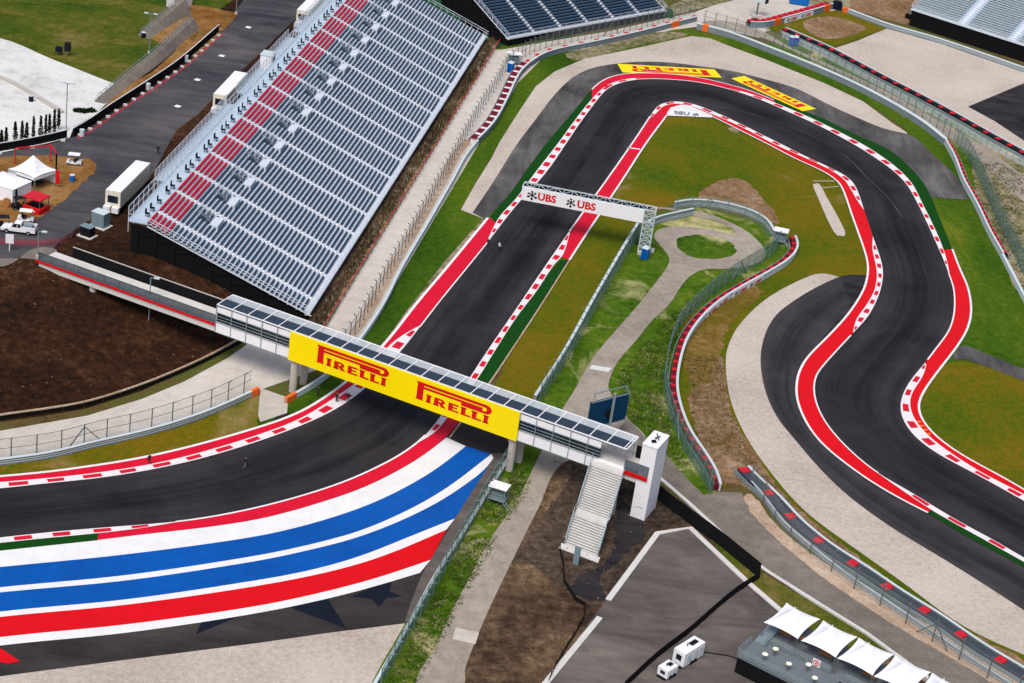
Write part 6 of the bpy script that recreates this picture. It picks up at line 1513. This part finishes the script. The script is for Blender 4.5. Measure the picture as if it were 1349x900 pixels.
# ------------------------------------------------------------------ people
def person(px, z, rz, label, shirt, trousers, pose='walk'):
    p = at(px[0], px[1], z)
    o = empty('person', p, label, 'person', rz=rz)
    J = {'pelvis': (0, 0, .95), 'waist': (.0, 0, 1.1), 'chest': (.02, 0, 1.34), 'neck': (.03, 0, 1.5), 'head': (.05, 0, 1.6), 'crown': (.05, 0, 1.74),
         'hl': (0, .1, .9), 'kl': (.18, .1, .5), 'al': (.12, .1, .09), 'tl': (.3, .1, .04), 'hr': (0, -.1, .9), 'kr': (-.02, -.1, .48), 'ar': (-.28, -.1, .12), 'tr': (-.12, -.1, .04),
         'sl': (.02, .19, 1.42), 'el': (-.1, .25, 1.15), 'wl': (.02, .27, .9), 'fl': (.05, .27, .8), 'sr': (.02, -.19, 1.42), 'er': (.1, -.25, 1.15), 'wr': (.28, -.24, 1.0), 'fr': (.36, -.23, .96)}
    if pose == 'stand': J.update({'kl': (.02, .12, .5), 'al': (0, .13, .09), 'tl': (.18, .15, .04), 'kr': (.02, -.12, .5), 'ar': (0, -.13, .09), 'tr': (.18, -.15, .04)})
    E_ = [('pelvis', 'waist'), ('waist', 'chest'), ('chest', 'neck'), ('neck', 'head'), ('head', 'crown'), ('pelvis', 'hl'), ('hl', 'kl'), ('kl', 'al'), ('al', 'tl'), ('pelvis', 'hr'), ('hr', 'kr'), ('kr', 'ar'), ('ar', 'tr'), ('chest', 'sl'), ('sl', 'el'), ('el', 'wl'), ('wl', 'fl'), ('chest', 'sr'), ('sr', 'er'), ('er', 'wr'), ('wr', 'fr')]
    rad = {'pelvis': .15, 'waist': .13, 'chest': .16, 'neck': .06, 'head': .1, 'crown': .075, 'hl': .1, 'hr': .1, 'kl': .065, 'kr': .065, 'al': .045, 'ar': .045, 'tl': .04, 'tr': .04, 'sl': .065, 'sr': .065, 'el': .048, 'er': .048, 'wl': .035, 'wr': .035, 'fl': .03, 'fr': .03}
    ks = list(J); me = D.meshes.new('body'); me.from_pydata([J[k] for k in ks], [(ks.index(a), ks.index(b)) for a, b in E_], [])
    b = D.objects.new('body', me); COL.objects.link(b); b.parent = o
    sk_ = b.modifiers.new('skin', 'SKIN'); 
    for i, k in enumerate(ks): me.skin_vertices[0].data[i].radius = (rad[k], rad[k] * (1.25 if k in ('chest', 'waist', 'pelvis') else 1)); me.skin_vertices[0].data[i].use_root = (k == 'pelvis')
    b.modifiers.new('subdiv', 'SUBSURF').levels = 1; b.modifiers['subdiv'].render_levels = 1
    key = 'p_' + shirt + trousers
    if key not in M:
        m, nt, bs = newmat(key); tc = nd(nt, 'ShaderNodeTexCoord'); sp = nd(nt, 'ShaderNodeSeparateXYZ'); nt.links.new(tc.outputs['Object'], sp.inputs[0])
        cols = {'black': (24, 24, 28), 'white': (225, 225, 225), 'grey': (110, 112, 118), 'blue': (40, 60, 110), 'khaki': (150, 130, 95)}
        n = nd(nt, 'ShaderNodeValToRGB'); n.color_ramp.interpolation = 'CONSTANT'; e = n.color_ramp.elements
        while len(e) < 5: e.new(.5)
        for i, (ps, c) in enumerate(((0, (20, 20, 20)), (.06, cols[trousers]), (.52, cols[shirt]), (.84, (196, 150, 120)), (.925, (50, 34, 24)))): e[i].position = ps; e[i].color = alb(c)
        nt.links.new(math_node(nt, 'MULTIPLY', sp.outputs[2], 1 / 1.8), n.inputs[0]); nt.links.new(n.outputs[0], bs.inputs['Base Color']); bs.inputs['Roughness'].default_value = .8; M[key] = m
    me.materials.append(M[key])
person((208, 203), PZ, 1.2, 'person in black standing on the terrace road behind the grandstand', 'black', 'black', 'stand')
person((196.5, 613), 0, 2.2, 'person in dark clothes walking on the red band at the lower left', 'black', 'black')
person((322.5, 617), 0, .6, 'person in black top and pale trousers walking on the track at lower left', 'black', 'grey')
person((418, 523), 0, .2, 'person in black on the grass left of the pair by the bridge', 'black', 'black')
person((443, 531), 0, .9, 'person in black with the left of the pair on the kerb under the bridge', 'black', 'black', 'stand')
person((458, 531), 0, 1.5, 'person in grey trousers, right of the pair on the kerb under the bridge', 'black', 'grey', 'stand')
person((642, 326), 0, .4, 'person in black standing on the kerb tip left of the track', 'black', 'black', 'stand')
person((657, 331), 0, .4, 'person in black and white walking on the asphalt beside the kerb tip', 'white', 'black')
# ------------------------------------------------------------------ light
w = D.worlds.new('World'); SC.world = w; w.use_nodes = True
nt = w.node_tree; bg = nt.nodes['Background']
sky = nt.nodes.new('ShaderNodeTexSky'); sky.sky_type = 'NISHITA'; sky.sun_disc = False
SUN_EL, SUN_AZ = 58, 200     # degrees; azimuth clockwise from +Y
sky.sun_elevation = R(SUN_EL); sky.sun_rotation = R(SUN_AZ); sky.air_density = 1.0; sky.dust_density = 4.0; sky.ozone_density = .6
nt.links.new(sky.outputs[0], bg.inputs[0]); bg.inputs[1].default_value = .15
sd = D.lights.new('sun', 'SUN'); so = D.objects.new('sun', sd); COL.objects.link(so)
sd.energy = 2.3; sd.angle = R(28); sd.color = (1, .97, .93)
v = Vector((math.sin(R(SUN_AZ)) * math.cos(R(SUN_EL)), math.cos(R(SUN_AZ)) * math.cos(R(SUN_EL)), math.sin(R(SUN_EL))))
so.rotation_euler = v.to_track_quat('Z', 'Y').to_euler()
SC.view_settings.view_transform = 'Standard'; SC.view_settings.look = 'None'; SC.view_settings.exposure = 0
SC.render.engine = 'CYCLES'; SC.cycles.transparent_max_bounces = 24
